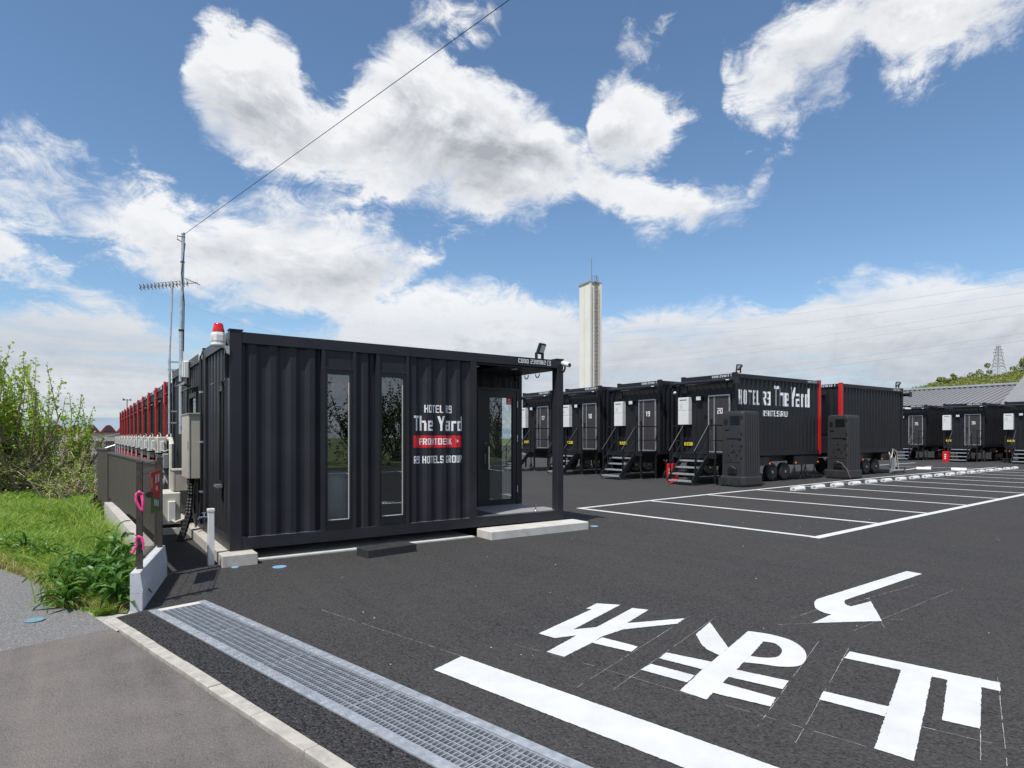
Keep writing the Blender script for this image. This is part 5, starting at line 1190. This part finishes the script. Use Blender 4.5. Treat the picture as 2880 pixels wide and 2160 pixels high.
def branchy(rootpos, n_stem, height, spread, leaf_n, label, name='shrub', cat='shrub', up=.9, leaf=.055, tw=110, seed=1, mt='shrub leaf', bk='bark'):
    rnd = random.Random(seed)
    t_ = thing(name, label, cat, rootpos)
    tr = MB(); twg = MB(); LV = []; LF = []
    def leafq(p, s_):
        a = Vector((rnd.gauss(0, 1), rnd.gauss(0, 1), rnd.gauss(0, .7))).normalized(); b = a.cross(Vector((rnd.gauss(0, 1), rnd.gauss(0, 1), rnd.gauss(0, 1)))).normalized()
        i = len(LV); LV.extend([tuple(p), tuple(p + a * s_ * .5 + b * s_ * .38), tuple(p + a * s_), tuple(p + a * s_ * .5 - b * s_ * .38)]); LF.append((i, i + 1, i + 2, i + 3))
    for k in range(n_stem):
        a = rnd.uniform(0, 6.28); lean = rnd.uniform(.15, 1) ** .8 * spread
        base = Vector((rnd.gauss(0, .35), rnd.gauss(0, .35), 0)); hgt = height * rnd.uniform(.45, 1.0) * (1 - .3 * lean / spread)
        mid = base + Vector((lean * .55 * math.cos(a), lean * .55 * math.sin(a), hgt * .30))
        tip = base + Vector((lean * math.cos(a), lean * math.sin(a), hgt * .62)); r0 = rnd.uniform(.03, .075)
        tr.tube([tuple(base), tuple(mid + Vector((rnd.gauss(0, .08), rnd.gauss(0, .08), rnd.gauss(0, .08)))), tuple(tip)], [r0, r0 * .6, r0 * .3], 5)
        for j in range(rnd.randint(3, 6)):
            f = rnd.uniform(.35, 1); s0 = (mid.lerp(tip, (f - .4) / .6) if f > .4 else base.lerp(mid, f / .4)); ll = hgt * rnd.uniform(.22, .50)
            dr_ = Vector((rnd.gauss(0, .35), rnd.gauss(0, .35), up)).normalized(); e1 = s0 + dr_ * ll * .5 + Vector((rnd.gauss(0, .04), rnd.gauss(0, .04), 0)); e2 = s0 + dr_ * ll + Vector((rnd.gauss(0, .10), rnd.gauss(0, .10), .05))
            tr.tube([tuple(s0), tuple(e1), tuple(e2)], [.014, .010, .004], 4)
            for q in range(leaf_n):
                f2 = rnd.uniform(.12, 1.02); p_ = (s0.lerp(e1, f2 * 2) if f2 < .5 else e1.lerp(e2, f2 * 2 - 1)) + Vector((rnd.gauss(0, .035), rnd.gauss(0, .035), rnd.gauss(0, .03)))
                leafq(p_, leaf * rnd.uniform(.6, 1.5))
    for k in range(tw):
        a = rnd.uniform(0, 6.28); r = spread * rnd.random() ** .5 * 1.05; p_ = Vector((r * math.cos(a), r * math.sin(a), rnd.uniform(.05, height * .32)))
        d_ = Vector((rnd.gauss(0, 1), rnd.gauss(0, 1), rnd.gauss(.15, .5))).normalized() * rnd.uniform(.3, 1.0)
        twg.tube([tuple(p_), tuple(p_ + d_ * .5 + Vector((0, 0, rnd.gauss(0, .08)))), tuple(p_ + d_ + Vector((0, 0, rnd.gauss(-.05, .1))))], [.012, .009, .005], 3)
        for q in range(6 if leaf_n else 0): leafq(p_ + d_ * rnd.random() + Vector((0, 0, rnd.gauss(0, .06))), leaf * rnd.uniform(.6, 1.3))
    tr.build('trunk', bk, t_)
    if tw: twg.build('twigs', 'twig', t_)['kind'] = 'stuff'
    if LF: place(fast_mesh('crown', LV, LF, mt), 'crown', t_)
    return t_
branchy((-4.1, 13.0, 0), 26, 5.6, 1.45, 66, 'tall sprouting shrub at the left picture edge', seed=3, tw=380, leaf=.075, up=2.4)
branchy((-3.2, 13.4, 0), 24, 4.9, 1.4, 62, 'broad sprouting shrub with bare brown stems in the middle of the thicket', seed=5, tw=400, leaf=.075, up=2.4)
branchy((-2.45, 15.2, 0), 15, 4.5, 1.1, 36, 'thinner shrub at the right end of the thicket', seed=9, tw=180, leaf=.07, up=1.8)
branchy((-1.75, 11.0, 0), 8, 1.5, .6, 12, 'low tangle of brown stems beside the fence end', seed=12, tw=130)

# trees across the road, mirrored in the office glass
for i, (x, y, h_) in enumerate(((4, -27, 7.0), (8.5, -29, 8.5), (12.5, -26, 6.5), (16, -30, 9), (20, -27, 7), (25, -29, 8), (31, -30, 8.5))):
    tt = branchy((x, y, 0), 26, h_, 2.6, 26, f'{ORD[i]} spring tree across the road behind the viewer', 'tree', 'tree', .7, .13, 160, seed=30 + i, mt='thicket leaf', bk='dark bark')
sheet('verge', [(-4, -60), (120, -60), (120, -21.5), (0, -23)], 0.02, 'soil')

# ================================================================== background
tw_ = thing('concrete_tower', 'tall white rectangular concrete tower with a caged ladder', 'tower', (79.2, 81.5, 0), R(-9))
HT = 31.0
MB().box(-1.35, 1.35, -1.75, 1.75, -.5, HT).build('shaft', 'tower concrete', tw_)
MB().box(-1.5, 1.5, -1.9, 1.9, HT, HT + .28).build('cap_slab', 'tower edge', tw_)
MB().box(-1.36, -1.352, -.03, .03, 0, HT - .1).build('joint', 'tower edge', tw_)
MB().box(.95, 1.34, -2.05, -1.752, 0, HT - .1).box(-1.34, -1.0, -2.05, -1.752, 0, HT - .1).build('fin', 'tower concrete', tw_)
ld = MB().box(-.25, -.19, -2.0, -1.94, 4, HT + 1.4).box(.27, .33, -2.0, -1.94, 4, HT + 1.4).build('ladder', 'rust', tw_)
cg = MB()
for k in range(60): cg.box(-.19, .27, -1.99, -1.95, 4 + k * .48, 4.05 + k * .48)
for k in range(34):
    z = 6 + k * .75
    cg.tube([(.04 + .42 * math.cos(a), -1.98 + .55 * math.sin(a), z) for a in np.linspace(math.pi, 2 * math.pi, 7)], .03, 4)
for a in (200, 245, 295, 340): cg.tube([(.04 + .42 * math.cos(R(a)), -1.98 + .55 * math.sin(R(a)), 6), (.04 + .42 * math.cos(R(a)), -1.98 + .55 * math.sin(R(a)), HT + 1.2)], .025, 4)
cg.build('cage', 'rust', ld)
MB().tube([(0, -.5, HT + .2), (0, -.5, HT + 5.2)], .05, 5).tube([(-.4, -1.4, HT + .2), (-.4, -1.4, HT + 1.5), (.6, -1.4, HT + 1.5), (.6, -1.4, HT + .2)], .05, 4).build('lightning_rod', 'pylon steel', tw_)

gb = thing('warehouse', 'long low building with a grey ribbed metal roof behind the far containers', 'building', (0, 0, 0))
E0, R0 = (54.5, 4.15), (62.5, 5.95)
def roof_fn(u, d, z): return None
rmb = MB(); y = 8.3; k = 0
ribs = MB()
slope = Vector((R0[0] - E0[0], 0, R0[1] - E0[1]))
rmb.loft([[(E0[0], 8.6, E0[1] - .1), (R0[0], 8.6, R0[1] - .1), (R0[0], 8.6, R0[1]), (E0[0], 8.6, E0[1])], [(E0[0], 40, E0[1] - .1), (R0[0], 40, R0[1] - .1), (R0[0], 40, R0[1]), (E0[0], 40, E0[1])]])
rmb.loft([[(R0[0], 8.6, R0[1] - .1), (70.5, 8.6, 4.05), (70.5, 8.6, 4.15), (R0[0], 8.6, R0[1])], [(R0[0], 40, R0[1] - .1), (70.5, 40, 4.05), (70.5, 40, 4.15), (R0[0], 40, R0[1])]])
rmb.build('roof', 'roof grey', gb)
rib_me = MB().loft([[(E0[0], -.05, E0[1] + .003), (E0[0], .05, E0[1] + .003), (E0[0], .03, E0[1] + .10), (E0[0], -.03, E0[1] + .10)], [(R0[0], -.05, R0[1] + .003), (R0[0], .05, R0[1] + .003), (R0[0], .03, R0[1] + .10), (R0[0], -.03, R0[1] + .10)]]).mesh('roof_rib', 'roof grey')
for k in range(78): place(rib_me, 'roof_rib', gb, (0, 8.75 + .40 * k, 0))
MB().box(R0[0] - .35, R0[0] + .35, 8.5, 40.1, R0[1] + .06, R0[1] + .22).build('ridge_cap', 'aluminium', gb)
MB().box(55.2, 70, 8.8, 39.8, -.5, 4.05).build('wall', 'wall dark', gb)
g2 = thing('gable_building', 'grey metal roofed building cut by the right picture edge', 'building', (0, 0, 0))
MB().loft([[(50.5, -6, 3.9), (50.5, -6, 4.02), (61, 1, 9.02), (61, 1, 8.9)], [(53.5, 8.2, 3.9), (53.5, 8.2, 4.02), (64, 8.2, 9.02), (64, 8.2, 8.9)]]).build('roof', 'roof grey', g2)
MB().box(55, 66, -8, 7.9, -.5, 3.95).build('wall', 'wall dark', g2)

# wooded hill -----------------------------------------------------------
def hill_h(a):   # height of the ridge against azimuth (photo right), metres at 260 m
    pts = [(-.2, -2), (.40, 1), (.50, 8), (.535, 12), (.557, 15), (.588, 17.5), (.627, 20), (.664, 20), (.691, 21.5), (.75, 27), (.9, 36), (1.1, 20), (1.3, 2)]
    for (x0, y0), (x1, y1) in zip(pts, pts[1:]):
        if x0 <= a <= x1: return y0 + (y1 - y0) * (a - x0) / (x1 - x0)
    return 0
def polar(a, d): q = FW * math.cos(a) + RT * math.sin(a); return Vector((CAM.x + q.x * d, CAM.y + q.y * d))
hb = MB(); NA = 40; rows = [(150, 0), (190, .45), (230, .8), (262, 1.0), (330, .9), (420, 0)]
grid = []
for i in range(NA + 1):
    a = .40 + .85 * i / NA; grid.append([(*polar(a, d), -.5 + max(0, hill_h(a)) * f) for d, f in rows])
for i in range(NA):
    for j in range(len(rows) - 1): hb.poly([grid[i][j], grid[i + 1][j], grid[i + 1][j + 1], grid[i][j + 1]])
struct(hb.build('hill', 'fir hill soil', None, True))
V = []; Fq = []
rw_ = random.Random(4)
def clump(c, r, n, q):
    for _ in range(n):
        d_ = Vector((rw_.gauss(0, 1), rw_.gauss(0, 1), rw_.gauss(.25, .8))).normalized(); p_ = c + d_ * r * rw_.uniform(.75, 1.05)
        a = Vector((rw_.gauss(0, 1), rw_.gauss(0, 1), rw_.gauss(0, 1))).normalized(); b = a.cross(d_ + Vector((rw_.gauss(0, .5), rw_.gauss(0, .5), rw_.gauss(0, .5)))).normalized(); s_ = q * rw_.uniform(.6, 1.4)
        i = len(V); V.extend([tuple(p_ - a * s_), tuple(p_ + b * s_), tuple(p_ + a * s_), tuple(p_ - b * s_)]); Fq.append((i, i + 1, i + 2, i + 3))
for k in range(1150):
    a = rw_.uniform(.505, .80); j = rw_.random(); d = 165 + 100 * j ** .6
    f = np.interp(d, [x for x, _ in rows], [y_ for _, y_ in rows]); hh = hill_h(a) * f
    if hh < 1.0: continue
    p_ = polar(a, d); r = rw_.uniform(1.0, 2.3)
    clump(Vector((*p_, hh + r * .30)), r, 120, .22)
for a, d, hx, r in ((.612, 250, 20.8, 2.0), (.618, 252, 21.0, 1.6), (.690, 250, 24.5, 3.0), (.70, 252, 26, 3.4), (.645, 255, 22.2, 2.2), (.72, 250, 29, 5)):
    p_ = polar(a, d)
    for q in range(9): clump(Vector((p_.x + rw_.gauss(0, 1.9), p_.y + rw_.gauss(0, 1.9), hx - .6 + rw_.gauss(0, .9))), r * rw_.uniform(.25, .5), 80, .22)
o = place(fast_mesh('woodland', V, Fq, 'wood leaf'), 'woodland'); o['kind'] = 'stuff'; o['label'] = 'spring woodland covering the hill on the right'; o['category'] = 'woodland'
# pylon and lines
pq = polar(math.atan((2808 - 1440) / 1742), 330)
dpy = 330 * math.cos(math.atan((2808 - 1440) / 1742)); zz = lambda y: 1.65 + (1228 - y) / 1742 * dpy
py_ = thing('pylon', 'steel lattice power pylon on the wooded hill', 'pylon', (pq.x, pq.y, 0), math.atan2(-FW.x, FW.y) + .2)
zt, zb = zz(974), zz(1062); mb = MB(); HH = zt - zb
wdt = lambda f: 1.9 * (1 - f) ** 1.3 + .45
for sx in (-1, 1):
    for sy in (-1, 1):
        mb.tube([(sx * wdt(f), sy * wdt(f), zb + HH * f) for f in np.linspace(0, 1, 8)], .10, 4)
for k in range(10):
    f0, f1 = k / 10, (k + 1) / 10
    for sy in (-1, 1):
        mb.tube([(-wdt(f0), sy * wdt(f0), zb + HH * f0), (wdt(f1), sy * wdt(f1), zb + HH * f1)], .06, 3); mb.tube([(wdt(f0), sy * wdt(f0), zb + HH * f0), (-wdt(f1), sy * wdt(f1), zb + HH * f1)], .06, 3)
mb.build('lattice', 'pylon steel', py_)
for k, f in enumerate((.36, .46, .56, .70, .80, .90, 1.0)):
    l = (2.9, 2.5, 2.8, 2.2, 2.6, 2.0, 1.4)[k]; z = zb + HH * f
    ar = MB().tube([(-l, 0, z), (l, 0, z)], .09, 4).tube([(-l, 0, z), (0, 0, z + .8)], .06, 3).tube([(l, 0, z), (0, 0, z + .8)], .06, 3).build('cross_arm', 'pylon steel', py_)
    if k < 6: MB().tube([(-l, 0, z), (-l, 0, z - .7)], .08, 3).tube([(l, 0, z), (l, 0, z - .7)], .08, 3).build('insulator', 'pylon steel', ar)
for k, (y0, y1) in enumerate(((820, 930), (855, 985), (880, 1000), (935, 1045), (955, 1060), (790, 905))):
    pa = Vector((*polar(math.atan((2900 - 1440) / 1742), 230), 0)); pa.z = 1.65 + (1228 - y0) / 1742 * 230 * math.cos(math.atan(1460 / 1742))
    pb = Vector((*polar(math.atan((1560 - 1440) / 1742), 420), 0)); pb.z = 1.65 + (1228 - (y1 + 40)) / 1742 * 420
    o = MB().tube([pa.lerp(pb, f) - Vector((0, 0, 3.0 * math.sin(math.pi * f))) for f in np.linspace(0, 1, 24)], .022, 4).build('power_line', 'cable grey')
    tag(o, ['second', 'third', 'fourth', 'fifth', 'lowest', 'topmost'][k] + ' of the thin power lines crossing the sky on the right', 'power line', 'power lines on the right')
# left background
bl = thing('arched_roof_building', 'far building with a row of dark red arched gables', 'building', (0, 98, 0))
for k in range(6):
    x0 = -5.6 + k * 2.0
    MB().loft([[(x0, y, 2.35), (x0 + 1.9, y, 2.35), (x0 + 1.25, y, 3.25), (x0 + .95, y, 3.35), (x0 + .65, y, 3.25)] for y in (0, 6)]).build('gable', 'maroon trim', bl)
    MB().loft([[(x0 + .35, y, 2.42), (x0 + 1.55, y, 2.42), (x0 + 1.12, y, 3.05), (x0 + .78, y, 3.05)] for y in (-.06, -.01)]).build('opening', 'wall dark', bl)
MB().box(-6, 8, .1, 6, -.5, 2.3).build('wall', 'concrete', bl); MB().box(-6, 8, -.05, .09, 2.2, 2.36).build('fascia', 'maroon trim', bl)
rh = MB(); ra = random.Random(2)
for i in range(420):
    a = ra.uniform(0, 6.28); r = ra.random() ** .6; hgt = 1.9 * (1 - r) * 1.0
    c = Vector((-1.6 + 4.0 * r * math.cos(a), 64 + 2.5 * r * math.sin(a), max(.05, hgt))); q = ra.uniform(.12, .32)
    rh.loft([[(c.x + q * s_ * math.cos(j * 1.26 + a), c.y + q * s_ * math.sin(j * 1.26 + a), c.z + dz * q) for j in range(5)] for s_, dz in ((.8, -1), (1, 0), (.5, .7))])
o = rh.build('rubble_heap', 'rubble'); tag(o, 'heap of brownish rubble in the distance left of the row', 'heap')
sb2 = thing('stone_wall', 'low pale stone wall across the field behind the shrubs', 'wall', (-4, 58, 0))
for c_ in range(3):
    for k in range(13): MB().cbox(-3.5 + k * .75 + (c_ % 2) * .3, -2.8 + k * .75 + (c_ % 2) * .3, 0, .25, c_ * .42, c_ * .42 + .40, .02).build('stone_block', 'pale concrete', sb2)
sp3 = thing('solar_rack', 'tilted solar panel rack beyond the left row', 'solar panel', (.8, 56, 0))
MB().loft([[(-2.0, 0, 1.35), (3, 0, 2.6), (3, 2.5, 2.6), (-2.0, 2.5, 1.35)], [(-2.0, 0, 1.42), (3, 0, 2.67), (3, 2.5, 2.67), (-2.0, 2.5, 1.42)]]).build('panel_face', 'panel glass', sp3)
MB().bar((-2, -.03, 1.40), (3, -.03, 2.65), .05, .1).tube([(-1, 0, 0), (-1, 0, 1.6)], .05, 5).tube([(1.2, 0, 0), (1.2, 0, 2.1)], .05, 5).tube([(-1, 0, .6), (2.8, 0, 2.0)], .04, 5).build('frame', 'aluminium', sp3)
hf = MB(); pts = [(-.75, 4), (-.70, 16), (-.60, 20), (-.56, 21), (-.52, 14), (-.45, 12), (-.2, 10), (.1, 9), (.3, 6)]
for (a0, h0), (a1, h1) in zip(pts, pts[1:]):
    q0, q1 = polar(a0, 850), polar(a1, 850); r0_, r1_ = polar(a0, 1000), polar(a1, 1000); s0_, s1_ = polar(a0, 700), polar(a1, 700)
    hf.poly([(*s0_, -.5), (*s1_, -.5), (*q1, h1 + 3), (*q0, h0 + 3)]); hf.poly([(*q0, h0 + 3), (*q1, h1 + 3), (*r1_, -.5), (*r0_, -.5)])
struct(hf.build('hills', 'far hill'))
lp = thing('loudspeaker_pole', 'distant pole with two small horn loudspeakers above the left row', 'pole', (1.86, 62, 0))
MB().tube([(0, 0, 0), (0, 0, 5.3)], .05, 6).build('pole', 'pylon steel', lp)
MB().bar((-.22, 0, 5.2), (.22, 0, 5.2), .05, .05).lathe([(.14, -.36), (.06, -.2), (.05, -.15)], (0, 0, 5.25), 'x', 10).lathe([(.05, .15), (.06, .2), (.14, .36)], (0, 0, 5.25), 'x', 10).build('horn', 'pylon steel', lp)
